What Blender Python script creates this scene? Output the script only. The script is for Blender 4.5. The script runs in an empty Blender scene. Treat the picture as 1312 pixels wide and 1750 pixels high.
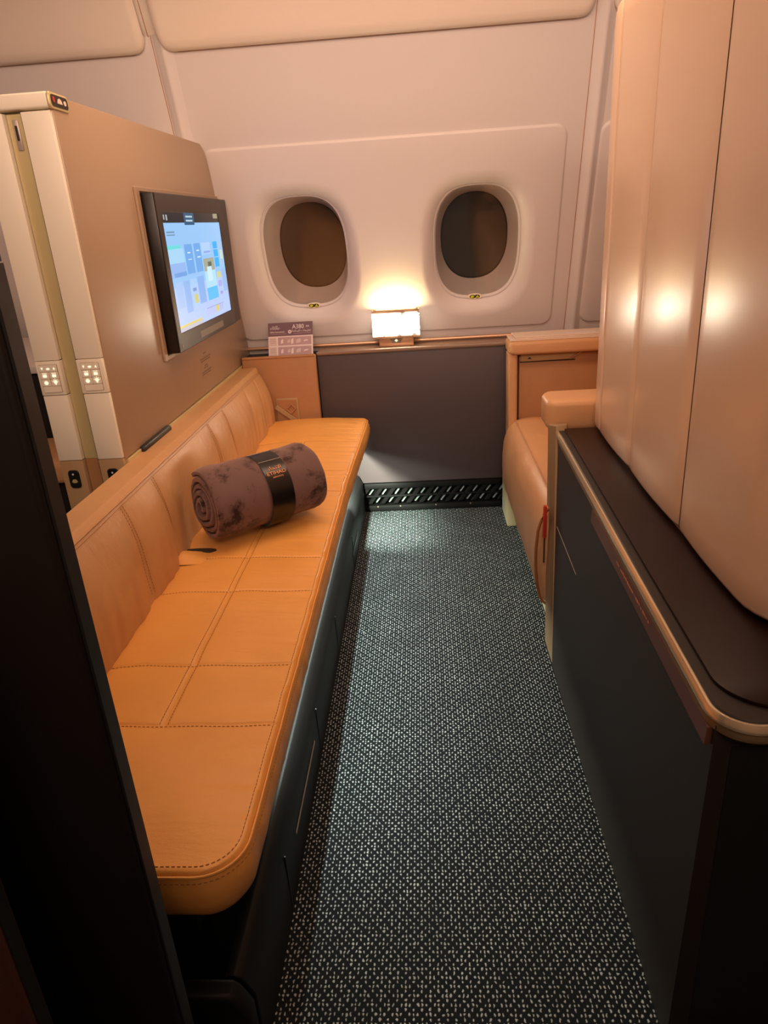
import bpy, bmesh, math, random
from mathutils import Vector, Matrix, noise

random.seed(7)
S = bpy.context.scene
COL = S.collection

# ------------------------------------------------------------------ camera
def make_camera(h=1.25, f=1207.0, pitch=22.2, yaw=4.0, roll=3.8):
    p, y, r = (math.radians(a) for a in (pitch, yaw, roll))
    fw = Vector((-math.sin(y) * math.cos(p), math.cos(y) * math.cos(p), -math.sin(p)))
    rt = Vector((math.cos(y), math.sin(y), 0)); up = rt.cross(fw)
    rt2 = rt * math.cos(r) - up * math.sin(r)
    up2 = rt * math.sin(r) + up * math.cos(r)
    cd = bpy.data.cameras.new('camera'); co = bpy.data.objects.new('camera', cd)
    M = Matrix((rt2, up2, -fw)).transposed().to_4x4(); M.translation = (0, 0, h)
    co.matrix_world = M
    cd.sensor_fit = 'VERTICAL'; cd.sensor_height = 24.0; cd.sensor_width = 24.0
    cd.lens = 24.0 * f / 1750.0; cd.clip_start = 0.02
    COL.objects.link(co); S.camera = co
make_camera()

# ------------------------------------------------------------------ light
S.view_settings.view_transform = 'Standard'; S.view_settings.look = 'None'
S.view_settings.gamma = 1.0; S.view_settings.use_curve_mapping = False
S.view_settings.exposure = 0.0
w = bpy.data.worlds.new('world'); S.world = w; w.use_nodes = True
w.node_tree.nodes['Background'].inputs[0].default_value = (1.0, 0.72, 0.55, 1)
w.node_tree.nodes['Background'].inputs[1].default_value = 0.02

def area(name, loc, target, sx, sy, power, col, spread=180):
    l = bpy.data.lights.new(name, 'AREA'); l.shape = 'RECTANGLE'; l.size = sx; l.size_y = sy
    l.energy = power; l.color = col; l.spread = math.radians(spread)
    o = bpy.data.objects.new(name, l); o.location = loc
    o.rotation_euler = (Vector(target) - Vector(loc)).to_track_quat('-Z', 'Y').to_euler()
    COL.objects.link(o); return o
# cabin ceiling wash over the suite (long warm strip in the ceiling)
area('warm_wash_light', (-0.10, 1.95, 2.105), (-0.10, 2.05, 0), 1.5, 0.35, 14.0, (1.0, 0.655, 0.44))
area('warm_wash_light', (-0.2, 0.5, 1.98), (-0.2, 2.5, 2.05), 2.4, 0.25, 6.8, (1.0, 0.66, 0.50), 140)  # unseen fill hung below the ceiling, added to brighten the overhead panels
# cool footwell light under the sofa front edge
area('footwell_light', (-0.362, 2.05, 0.328), (0.10, 2.05, 0.0), 1.8, 0.012, 8.0, (0.88, 1.0, 0.90), 160)
area('footwell_spot', (-0.336, 2.62, 0.331), (-0.05, 3.08, 0.10), 0.01, 0.01, 8.0, (0.90, 1.0, 0.78), 120)
# unseen fill added behind the viewer to lift the wall, windows and posts
area('rear_fill_light', (0.1, -0.5, 2.08), (0.0, 2.9, 1.75), 1.6, 0.3, 13, (1.0, 0.70, 0.53), 110)

# ------------------------------------------------------------------ helpers
def tag(o, label=None, cat=None, group=None, kind=None):
    if label: o['label'] = label
    if cat: o['category'] = cat
    if group: o['group'] = group
    if kind: o['kind'] = kind
    return o

def thing(name, loc, label=None, cat=None, group=None, kind=None):
    o = bpy.data.objects.new(name, None); o.location = loc; o.empty_display_size = 0.05
    COL.objects.link(o); return tag(o, label, cat, group, kind)

def root_loc(p):
    # parts are modelled in world coordinates; only the Empty of a thing is moved
    return p.location.copy() if p.parent is None and p.type == 'EMPTY' else Vector((0, 0, 0))

def link(name, me, mat, parent=None):
    o = bpy.data.objects.new(name, me)
    if mat is not None and not me.materials: me.materials.append(mat)
    COL.objects.link(o)
    if parent is not None:
        o.parent = parent
        o.matrix_parent_inverse = Matrix.Translation(-root_loc(parent))
    return o

def finish(me, smooth=False, ang=35):
    if smooth:
        for p in me.polygons: p.use_smooth = True
        try: me.set_sharp_from_angle(angle=math.radians(ang))
        except Exception: pass

def mesh(name, verts, faces, mat, parent=None, smooth=False, ang=35):
    me = bpy.data.meshes.new(name); me.from_pydata([tuple(v) for v in verts], [], faces); me.update()
    finish(me, smooth, ang)
    return link(name, me, mat, parent)

def from_bm(name, bm, mat, parent=None, smooth=True, ang=35, recalc=True):
    if recalc: bmesh.ops.recalc_face_normals(bm, faces=bm.faces)
    me = bpy.data.meshes.new(name); bm.to_mesh(me); bm.free()
    finish(me, smooth, ang)
    return link(name, me, mat, parent)

def bevel(bm, r, seg=2, min_ang=25):
    if r <= 0: return
    es = [e for e in bm.edges if len(e.link_faces) == 2 and e.calc_face_angle(0) > math.radians(min_ang)]
    bmesh.ops.bevel(bm, geom=es, offset=r, segments=seg, profile=0.5, affect='EDGES', clamp_overlap=True)

def box(name, x0, x1, y0, y1, z0, z1, mat, parent=None, r=0.003, seg=2):
    bm = bmesh.new(); bmesh.ops.create_cube(bm, size=1)
    for v in bm.verts:
        v.co = Vector(((x0 + x1) / 2 + v.co.x * (x1 - x0), (y0 + y1) / 2 + v.co.y * (y1 - y0), (z0 + z1) / 2 + v.co.z * (z1 - z0)))
    bevel(bm, r, seg)
    return from_bm(name, bm, mat, parent)

def obox(name, c, ax, ay, az, hx, hy, hz, mat, parent=None, r=0.001, seg=1):
    """oriented box: centre c, unit axes, half sizes"""
    bm = bmesh.new(); bmesh.ops.create_cube(bm, size=2)
    c, ax, ay, az = Vector(c), Vector(ax), Vector(ay), Vector(az)
    for v in bm.verts: v.co = c + ax * v.co.x * hx + ay * v.co.y * hy + az * v.co.z * hz
    bevel(bm, r, seg)
    return from_bm(name, bm, mat, parent)

def prism(name, pts, fmap, d0, d1, mat, parent=None, r=0.0, seg=2, smooth=True):
    bm = bmesh.new()
    a = [bm.verts.new(fmap(p[0], p[1], d0)) for p in pts]
    b = [bm.verts.new(fmap(p[0], p[1], d1)) for p in pts]
    n = len(pts)
    bm.faces.new(a); bm.faces.new(b[::-1])
    for i in range(n): bm.faces.new((a[i], b[i], b[(i + 1) % n], a[(i + 1) % n]))
    bmesh.ops.recalc_face_normals(bm, faces=bm.faces)
    bevel(bm, r, seg, 40)
    return from_bm(name, bm, mat, parent, smooth)

YZ = lambda a, b, d: Vector((d, a, b))
XZ = lambda a, b, d: Vector((a, d, b))
XY = lambda a, b, d: Vector((a, b, d))

def rrect(a0, a1, b0, b1, r, n=6):
    out = []
    for cx, cy, s in ((a1 - r, b1 - r, 0), (a0 + r, b1 - r, 1), (a0 + r, b0 + r, 2), (a1 - r, b0 + r, 3)):
        for k in range(n + 1):
            t = (s + k / n) * math.pi / 2
            out.append((cx + r * math.cos(t), cy + r * math.sin(t)))
    return out

def superell(cu, cv, hw, hh, n, N=72):
    out = []
    for k in range(N):
        t = 2 * math.pi * k / N; c, s = math.cos(t), math.sin(t)
        out.append((cu + hw * math.copysign(abs(c) ** (2 / n), c), cv + hh * math.copysign(abs(s) ** (2 / n), s)))
    return out

def loft(name, loops, mat, parent=None, cap0=False, cap1=False, closed=True, smooth=True, ang=40):
    V = [p for L in loops for p in L]; n = len(loops[0]); F = []
    for j in range(len(loops) - 1):
        for i in range(n if closed else n - 1):
            a = j * n + i; b = j * n + (i + 1) % n
            F.append((a, b, b + n, a + n))
    if cap0: F.append(tuple(range(n - 1, -1, -1)))
    if cap1: F.append(tuple(range((len(loops) - 1) * n, len(loops) * n)))
    bm = bmesh.new(); vs = [bm.verts.new(v) for v in V]
    for f in F:
        try: bm.faces.new([vs[i] for i in f])
        except ValueError: pass
    return from_bm(name, bm, mat, parent, smooth, ang)

def tube(name, path, r, mat, parent=None, n=8, closed=False):
    P = [Vector(p) for p in path]; loops = []
    m = len(P)
    for i, p in enumerate(P):
        if closed: t = P[(i + 1) % m] - P[i - 1]
        else: t = P[min(i + 1, m - 1)] - P[max(i - 1, 0)]
        t.normalize()
        a = Vector((0, 0, 1)) if abs(t.z) < 0.9 else Vector((1, 0, 0))
        u = t.cross(a).normalized(); v = t.cross(u)
        loops.append([p + u * r * math.cos(k * 2 * math.pi / n) + v * r * math.sin(k * 2 * math.pi / n) for k in range(n)])
    if closed: loops.append(loops[0])
    return loft(name, loops, mat, parent, cap0=not closed, cap1=not closed)

def poly_with_holes(name, outer, holes, fmap, mat, parent=None, d=0.0, thick=0.0, edge=0.0):
    bm = bmesh.new(); es = []
    def ring(pts, dd):
        vs = [bm.verts.new(fmap(p[0], p[1], dd)) for p in pts]
        return vs
    o = ring(outer, d); allr = [o] + [ring(h, d) for h in holes]
    for vs in allr:
        for i in range(len(vs)): es.append(bm.edges.new((vs[i], vs[(i + 1) % len(vs)])))
    bmesh.ops.triangle_fill(bm, use_beauty=True, use_dissolve=False, edges=es)
    if thick:
        cu = sum(p[0] for p in outer) / len(outer); cv = sum(p[1] for p in outer) / len(outer)
        prev = o
        for k in range(1, 5):
            t = k / 4 * math.pi / 2
            pts = []
            for p in outer:
                # push outward a little while dropping back
                dx, dy = p[0] - cu, p[1] - cv
                q = (p[0] + edge * math.sin(t) * (1 if dx > 0 else -1) * min(1, abs(dx) / 0.05), p[1] + edge * math.sin(t) * (1 if dy > 0 else -1) * min(1, abs(dy) / 0.05))
                pts.append(q)
            cur = ring(pts, d - thick * (1 - math.cos(t)))
            for i in range(len(prev)):
                bm.faces.new((prev[i], prev[(i + 1) % len(prev)], cur[(i + 1) % len(prev)], cur[i]))
            prev = cur
    return from_bm(name, bm, mat, parent, True, 50)

def text(name, body, origin, xd, yd, size, mat, parent=None, align='CENTER', ext=0.0003, sx=1.0):
    cu = bpy.data.curves.new(name, 'FONT'); cu.body = body; cu.size = size; cu.align_x = align; cu.align_y = 'CENTER'
    cu.extrude = ext; cu.resolution_u = 3; cu.offset = 0.0
    tmp = bpy.data.objects.new('tmp_text', cu); COL.objects.link(tmp)
    dg = bpy.context.evaluated_depsgraph_get()
    me = bpy.data.meshes.new_from_object(tmp.evaluated_get(dg))
    bpy.data.objects.remove(tmp); bpy.data.curves.remove(cu)
    xd = Vector(xd).normalized(); yd = Vector(yd).normalized(); zd = xd.cross(yd); o = Vector(origin)
    for v in me.vertices: v.co = o + xd * v.co.x * sx + yd * v.co.y + zd * v.co.z
    me.materials.clear(); me.name = name
    return link(name, me, mat, parent)

# ------------------------------------------------------------------ materials
def mat(name, col, rough=0.5, metal=0.0, spec=0.5, emit=None, estr=0.0, bump=0.0, bscale=200, bdist=0.001, var=0.0, vscale=3.0, coat=0.0, sheen=0.0):
    m = bpy.data.materials.new(name); m.use_nodes = True
    nt = m.node_tree; b = nt.nodes['Principled BSDF']
    b.inputs['Base Color'].default_value = (*col, 1); b.inputs['Roughness'].default_value = rough
    b.inputs['Metallic'].default_value = metal; b.inputs['Specular IOR Level'].default_value = spec
    if coat: b.inputs['Coat Weight'].default_value = coat; b.inputs['Coat Roughness'].default_value = 0.12
    if sheen:
        b.inputs['Sheen Weight'].default_value = sheen; b.inputs['Sheen Roughness'].default_value = 0.45
    if emit:
        b.inputs['Emission Color'].default_value = (*emit, 1); b.inputs['Emission Strength'].default_value = estr
    tc = None
    if bump or var:
        tc = nt.nodes.new('ShaderNodeTexCoord')
    if var:
        nz = nt.nodes.new('ShaderNodeTexNoise'); nz.inputs['Scale'].default_value = vscale; nz.inputs['Detail'].default_value = 4
        nt.links.new(tc.outputs['Object'], nz.inputs['Vector'])
        mx = nt.nodes.new('ShaderNodeMix'); mx.data_type = 'RGBA'
        mx.inputs[6].default_value = (*[c * (1 - var) for c in col], 1); mx.inputs[7].default_value = (*[min(1, c * (1 + var)) for c in col], 1)
        nt.links.new(nz.outputs['Fac'], mx.inputs[0]); nt.links.new(mx.outputs[2], b.inputs['Base Color'])
    if bump:
        n2 = nt.nodes.new('ShaderNodeTexNoise'); n2.inputs['Scale'].default_value = bscale; n2.inputs['Detail'].default_value = 3
        nt.links.new(tc.outputs['Object'], n2.inputs['Vector'])
        bp = nt.nodes.new('ShaderNodeBump'); bp.inputs['Strength'].default_value = bump; bp.inputs['Distance'].default_value = bdist
        nt.links.new(n2.outputs['Fac'], bp.inputs['Height']); nt.links.new(bp.outputs['Normal'], b.inputs['Normal'])
    return m

def leather(name, col, rough=0.42):
    m = bpy.data.materials.new(name); m.use_nodes = True
    nt = m.node_tree; N = nt.nodes; L = nt.links; b = N['Principled BSDF']
    b.inputs['Roughness'].default_value = rough; b.inputs['Specular IOR Level'].default_value = 0.4
    tc = N.new('ShaderNodeTexCoord')
    nz = N.new('ShaderNodeTexNoise'); nz.inputs['Scale'].default_value = 7; nz.inputs['Detail'].default_value = 5
    L.new(tc.outputs['Object'], nz.inputs['Vector'])
    mx = N.new('ShaderNodeMix'); mx.data_type = 'RGBA'
    mx.inputs[6].default_value = (*[c * 0.9 for c in col], 1); mx.inputs[7].default_value = (*[c * 1.1 for c in col], 1)
    L.new(nz.outputs['Fac'], mx.inputs[0]); L.new(mx.outputs[2], b.inputs['Base Color'])
    vo = N.new('ShaderNodeTexVoronoi'); vo.inputs['Scale'].default_value = 420; vo.feature = 'DISTANCE_TO_EDGE'
    L.new(tc.outputs['Object'], vo.inputs['Vector'])
    b1 = N.new('ShaderNodeBump'); b1.inputs['Strength'].default_value = 0.16; b1.inputs['Distance'].default_value = 0.0012
    L.new(vo.outputs['Distance'], b1.inputs['Height'])
    n3 = N.new('ShaderNodeTexNoise'); n3.inputs['Scale'].default_value = 28; n3.inputs['Detail'].default_value = 4
    mp = N.new('ShaderNodeMapping'); mp.inputs['Scale'].default_value = (0.5, 1.6, 1)
    L.new(tc.outputs['Object'], mp.inputs['Vector']); L.new(mp.outputs['Vector'], n3.inputs['Vector'])
    b2 = N.new('ShaderNodeBump'); b2.inputs['Strength'].default_value = 0.38; b2.inputs['Distance'].default_value = 0.004
    L.new(n3.outputs['Fac'], b2.inputs['Height']); L.new(b1.outputs['Normal'], b2.inputs['Normal'])
    L.new(b2.outputs['Normal'], b.inputs['Normal'])
    return m

def carpet_mat():
    m = bpy.data.materials.new('carpet_weave'); m.use_nodes = True
    nt = m.node_tree; N = nt.nodes; L = nt.links; b = N['Principled BSDF']
    b.inputs['Roughness'].default_value = 0.9; b.inputs['Specular IOR Level'].default_value = 0.15
    tc = N.new('ShaderNodeTexCoord'); sp = N.new('ShaderNodeSeparateXYZ')
    # small wobble of the yarn rows
    wob = N.new('ShaderNodeTexNoise'); wob.inputs['Scale'].default_value = 130; wob.inputs['Detail'].default_value = 1
    L.new(tc.outputs['Object'], wob.inputs['Vector'])
    ws = N.new('ShaderNodeVectorMath'); ws.operation = 'SUBTRACT'; ws.inputs[1].default_value = (0.5, 0.5, 0.5)
    L.new(wob.outputs['Color'], ws.inputs[0])
    wm = N.new('ShaderNodeVectorMath'); wm.operation = 'SCALE'; wm.inputs['Scale'].default_value = 0.0062
    L.new(ws.outputs[0], wm.inputs[0])
    wa = N.new('ShaderNodeVectorMath'); wa.operation = 'ADD'
    L.new(tc.outputs['Object'], wa.inputs[0]); L.new(wm.outputs[0], wa.inputs[1]); L.new(wa.outputs[0], sp.inputs[0])
    def M(op, a, bb=None, c=None):
        n = N.new('ShaderNodeMath'); n.operation = op
        for i, v in enumerate((a, bb, c)):
            if v is None: continue
            if isinstance(v, (int, float)): n.inputs[i].default_value = v
            else: L.new(v, n.inputs[i])
        return n.outputs[0]
    DX, DY = 0.0072, 0.0080
    u = M('DIVIDE', sp.outputs[0], DX); v = M('DIVIDE', sp.outputs[1], DY)
    iu = M('FLOOR', u); iv = M('FLOOR', v)
    fu = M('SUBTRACT', M('SUBTRACT', u, iu), 0.5); fv = M('SUBTRACT', M('SUBTRACT', v, iv), 0.5)
    # rows: even rows show three dots of four (shifted every other even row), odd rows every second dot
    odd = M('FLOORED_MODULO', iv, 2.0)
    half = M('FLOORED_MODULO', M('FLOOR', M('DIVIDE', iv, 2.0)), 2.0)
    k4 = M('FLOORED_MODULO', M('ADD', iu, M('MULTIPLY', half, 2.0)), 4.0)
    even_on = M('LESS_THAN', k4, 2.5)
    odd_on = M('FLOORED_MODULO', iu, 2.0)
    on = M('ADD', M('MULTIPLY', odd, odd_on), M('MULTIPLY', M('SUBTRACT', 1.0, odd), even_on))
    du = M('MULTIPLY', fu, 1.25); dv = M('MULTIPLY', fv, 0.85)
    r = M('SQRT', M('ADD', M('MULTIPLY', du, du), M('MULTIPLY', dv, dv)))
    mr = N.new('ShaderNodeMapRange'); mr.inputs['From Min'].default_value = 0.20; mr.inputs['From Max'].default_value = 0.36
    mr.inputs['To Min'].default_value = 1.0; mr.inputs['To Max'].default_value = 0.0
    L.new(r, mr.inputs['Value'])
    dot = M('MULTIPLY', mr.outputs['Result'], on)
    mx = N.new('ShaderNodeMix'); mx.data_type = 'RGBA'
    mx.inputs[6].default_value = (0.010, 0.014, 0.017, 1); mx.inputs[7].default_value = (0.56, 0.65, 0.68, 1)
    nb = N.new('ShaderNodeTexNoise'); nb.inputs['Scale'].default_value = 9; nb.inputs['Detail'].default_value = 4
    L.new(tc.outputs['Object'], nb.inputs['Vector'])
    wear = N.new('ShaderNodeMapRange'); wear.inputs['From Min'].default_value = 0.3; wear.inputs['From Max'].default_value = 0.7
    wear.inputs['To Min'].default_value = 0.65; wear.inputs['To Max'].default_value = 1.0
    L.new(nb.outputs['Fac'], wear.inputs['Value'])
    L.new(M('MULTIPLY', dot, wear.outputs['Result']), mx.inputs[0]); L.new(mx.outputs[2], b.inputs['Base Color'])
    bp = N.new('ShaderNodeBump'); bp.inputs['Strength'].default_value = 0.6; bp.inputs['Distance'].default_value = 0.002
    L.new(dot, bp.inputs['Height']); L.new(bp.outputs['Normal'], b.inputs['Normal'])
    return m

def plush_mat():
    m = bpy.data.materials.new('brown_plush'); m.use_nodes = True
    nt = m.node_tree; N = nt.nodes; L = nt.links; b = N['Principled BSDF']
    b.inputs['Roughness'].default_value = 0.85; b.inputs['Specular IOR Level'].default_value = 0.1
    b.inputs['Sheen Weight'].default_value = 0.5; b.inputs['Sheen Roughness'].default_value = 0.5
    b.inputs['Sheen Tint'].default_value = (0.9, 0.6, 0.5, 1)
    tc = N.new('ShaderNodeTexCoord')
    nz = N.new('ShaderNodeTexNoise'); nz.inputs['Scale'].default_value = 9; nz.inputs['Detail'].default_value = 10; nz.inputs['Roughness'].default_value = 0.72; nz.inputs['Distortion'].default_value = 0.3
    L.new(tc.outputs['Object'], nz.inputs['Vector'])
    cr = N.new('ShaderNodeValToRGB'); cr.color_ramp.elements[0].position = 0.40; cr.color_ramp.elements[0].color = (0.020, 0.011, 0.009, 1)
    cr.color_ramp.elements[1].position = 0.50; cr.color_ramp.elements[1].color = (0.165, 0.100, 0.092, 1)
    L.new(nz.outputs['Fac'], cr.inputs[0]); L.new(cr.outputs[0], b.inputs['Base Color'])
    n2 = N.new('ShaderNodeTexNoise'); n2.inputs['Scale'].default_value = 500; n2.inputs['Detail'].default_value = 2
    L.new(tc.outputs['Object'], n2.inputs['Vector'])
    b1 = N.new('ShaderNodeBump'); b1.inputs['Strength'].default_value = 0.5; b1.inputs['Distance'].default_value = 0.002
    L.new(n2.outputs['Fac'], b1.inputs['Height'])
    b2 = N.new('ShaderNodeBump'); b2.inputs['Strength'].default_value = 0.12; b2.inputs['Distance'].default_value = 0.01
    L.new(nz.outputs['Fac'], b2.inputs['Height']); L.new(b1.outputs['Normal'], b2.inputs['Normal'])
    L.new(b2.outputs['Normal'], b.inputs['Normal'])
    return m

def clear_glass():
    m = bpy.data.materials.new('clear_cover'); m.use_nodes = True
    nt = m.node_tree; N = nt.nodes; L = nt.links
    N.remove(N['Principled BSDF']); out = N['Material Output']
    tr = N.new('ShaderNodeBsdfTransparent'); tr.inputs[0].default_value = (0.84, 0.82, 0.80, 1)
    gl = N.new('ShaderNodeBsdfGlossy'); gl.inputs['Roughness'].default_value = 0.06
    fr = N.new('ShaderNodeLayerWeight'); fr.inputs[0].default_value = 0.12
    ms = N.new('ShaderNodeMixShader'); ms.inputs[0].default_value = 0.06; N.remove(fr); L.new(tr.outputs[0], ms.inputs[1]); L.new(gl.outputs[0], ms.inputs[2])
    L.new(ms.outputs[0], out.inputs[0]); return m

M_WALL = mat('cabin_panel', (0.73, 0.67, 0.66), 0.42, bump=0.05, bscale=350)
M_PART = mat('partition_lacquer', (0.40, 0.27, 0.17), 0.36, spec=0.75)
M_POST = mat('post_cream', (0.94, 0.86, 0.70), 0.38)
M_SHELL = mat('shell_beige', (0.76, 0.53, 0.37), 0.26, spec=0.7)
M_CEIL = mat('overhead_beige', (0.84, 0.73, 0.64), 0.45)
M_BRONZE = mat('bronze_track', (0.66, 0.54, 0.27), 0.38, metal=0.25)
M_BASE = mat('tan_base', (0.46, 0.30, 0.15), 0.45)
M_GAP = mat('dark_gap', (0.03, 0.018, 0.012), 0.7)
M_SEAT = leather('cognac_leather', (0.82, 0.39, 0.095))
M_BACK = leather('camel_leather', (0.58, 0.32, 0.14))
M_TAN = leather('tan_leather', (0.44, 0.215, 0.092), 0.5)
M_CHAIR = leather('chair_leather', (0.66, 0.36, 0.175), 0.40)
M_THREAD = mat('dark_thread', (0.30, 0.115, 0.035), 0.7)
M_PLINTH = mat('charcoal_plastic', (0.009, 0.010, 0.011), 0.5, spec=0.3)
M_BLACK = mat('black_plastic', (0.012, 0.012, 0.012), 0.4)
M_DARKPANEL = mat('dark_brown_panel', (0.080, 0.060, 0.064), 0.5, bump=0.08, bscale=300)
M_COPPER = mat('copper_trim', (0.62, 0.38, 0.24), 0.32, metal=0.7)
M_LEDGE = mat('ledge_brown', (0.30, 0.20, 0.14), 0.3, spec=0.6)
M_GOLD = mat('champagne_metal', (0.90, 0.78, 0.56), 0.26, metal=0.75)
M_CONS = mat('console_charcoal', (0.026, 0.020, 0.018), 0.5, spec=0.35)
M_CTOP = mat('console_top_brown', (0.013, 0.004, 0.003), 0.36, spec=0.2)
M_CSTRIP = mat('console_lip_brown', (0.12, 0.046, 0.032), 0.45)
M_DOOR = mat('dark_door', (0.009, 0.006, 0.005), 0.5, spec=0.35)
M_DOOR2 = mat('dark_red_door', (0.09, 0.034, 0.024), 0.5)
M_PANE = mat('window_pane', (0.085, 0.080, 0.070), 0.15, spec=0.5)
M_CREAM = mat('seat_base_cream', (0.60, 0.52, 0.31), 0.5)
M_PLUSH = plush_mat()
M_BAND = mat('black_band', (0.008, 0.006, 0.006), 0.28)
M_PRINT = mat('copper_print', (0.85, 0.33, 0.13), 0.5)
M_SILVER = mat('silver_edge', (0.50, 0.42, 0.36), 0.4, metal=0.4)
M_WHITE = mat('white_print', (0.85, 0.80, 0.78), 0.6)
M_PURPLE = mat('card_purple', (0.16, 0.075, 0.10), 0.45)
M_MAUVE = mat('card_mauve', (0.50, 0.34, 0.36), 0.5)
M_MAUVE2 = mat('card_pale', (0.68, 0.55, 0.54), 0.5)
M_CARD = mat('card_white', (0.85, 0.72, 0.71), 0.5)
M_PAPER = mat('paper', (0.82, 0.66, 0.54), 0.6)
M_BEZEL = mat('bezel_grey', (0.045, 0.036, 0.032), 0.4)
M_BEZSIDE = mat('bezel_black', (0.010, 0.007, 0.006), 0.35)
M_LABELGREY = mat('label_grey', (0.20, 0.17, 0.13), 0.4)
M_RED = mat('red_tab', (0.55, 0.035, 0.015), 0.45)
M_INK = mat('grey_ink', (0.22, 0.14, 0.09), 0.7)
M_YEL = mat('sticker_yellow', (0.75, 0.78, 0.05), 0.5)
M_OLIVE = mat('sticker_dark', (0.05, 0.05, 0.02), 0.5)
M_GLASS = clear_glass()
M_CARPET = carpet_mat()
def emis(name, col, s): return mat(name, (0.0, 0.0, 0.0), 0.3, emit=col, estr=s)
M_ICON = emis('icon_light', (1.0, 0.86, 0.60), 1.15)
M_SHADE = mat('lamp_inner_grey', (0.05, 0.045, 0.04), 0.6)
M_SLAT = mat('shell_slat', (0.9, 0.87, 0.85), 0.35, emit=(1.0, 0.86, 0.66), estr=28.0)

# ------------------------------------------------------------------ setting
floor = box('floor', -2.4, 2.4, -1.4, 3.6, -0.05, 0.0, M_CARPET, r=0); tag(floor, 'dark carpet with rows of pale woven dots', 'carpet', kind='structure')
ceil = thing('ceiling', (0, 0, 2.2), 'beige cabin ceiling with overhead panels', 'ceiling', kind='structure')
box('ceiling_sheet', -2.4, 2.4, -1.4, 2.3, 2.2, 2.24, M_CEIL, ceil, r=0)
wb = box('wall_near', -2.4, 2.4, -1.44, -1.4, 0, 2.24, M_CEIL, r=0); tag(wb, 'plain beige wall behind the viewer', 'wall', kind='structure')
wl = box('wall_left', -2.44, -2.4, -1.4, 3.6, 0, 2.24, M_CEIL, r=0); tag(wl, 'plain beige wall of the neighbouring suite', 'wall', kind='structure')
wr = box('wall_right', 2.4, 2.44, -1.4, 3.6, 0, 2.24, M_CEIL, r=0); tag(wr, 'plain beige wall to the right', 'wall', kind='structure')

# hull side wall: an inclined plane leaning into the cabin
HO = Vector((0, 3.22, 0.775)); HV = Vector((0, -0.326, 0.9454)).normalized(); HN = Vector((0, -0.9454, -0.326)).normalized()
def HU(a, b, d): return HO + Vector((a, 0, 0)) + HV * b + HN * d

wall = thing('wall_back', (0, 3.3, 0), 'peach-lit cabin side wall leaning inward, with raised window panels', 'wall', kind='structure')
P1 = rrect(-0.80, 0.552, 0.033, 0.808, 0.045, 8)
P2 = rrect(0.690, 1.95, 0.033, 0.808, 0.045, 8)
inset = lambda pts, k: pts
poly_with_holes('side_wall_sheet', [(-2.5, -0.25), (2.5, -0.25), (2.5, 1.5), (-2.5, 1.5)],
                [rrect(-0.78, 0.532, 0.053, 0.788, 0.03, 6), rrect(0.71, 1.93, 0.053, 0.788, 0.03, 6)], HU, M_WALL, wall)
WIN = [(-0.475, 0.386, -0.447, 0.392), (0.237, 0.384, 0.230, 0.390)]
W2 = (0.95, 0.384, 0.95, 0.39)
def soft(w): return superell(w[0], w[1], 0.232, 0.300, 2.9, 96)
poly_with_holes('window_panel', P1, [soft(WIN[0]), soft(WIN[1])], HU, M_WALL, wall, d=0.008, thick=0.010, edge=0.010)
poly_with_holes('window_panel', P2, [], HU, M_WALL, wall, d=0.008, thick=0.010, edge=0.010)
# rib covers between the panels
def rib(c, v0=-0.03, v1=1.4):
    prof = [(c - 0.006, -0.001), (c, -0.004), (c + 0.004, 0.002), (c + 0.018, 0.006), (c + 0.028, 0.014), (c + 0.036, 0.018), (c + 0.043, 0.014), (c + 0.052, 0.006), (c + 0.068, -0.001)]
    loops = [[HU(a, v, d) for a, d in prof] for v in (v0, v1)]
    loft('rib_cover', loops, M_WALL, wall, closed=False, smooth=True, ang=60)
    tube('rib_joint', [HU(c - 0.001, v0, 0.001), HU(c - 0.001, v1, 0.001)], 0.0012, M_TAN, wall, 6)
rib(0.622); rib(-0.893)

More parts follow.
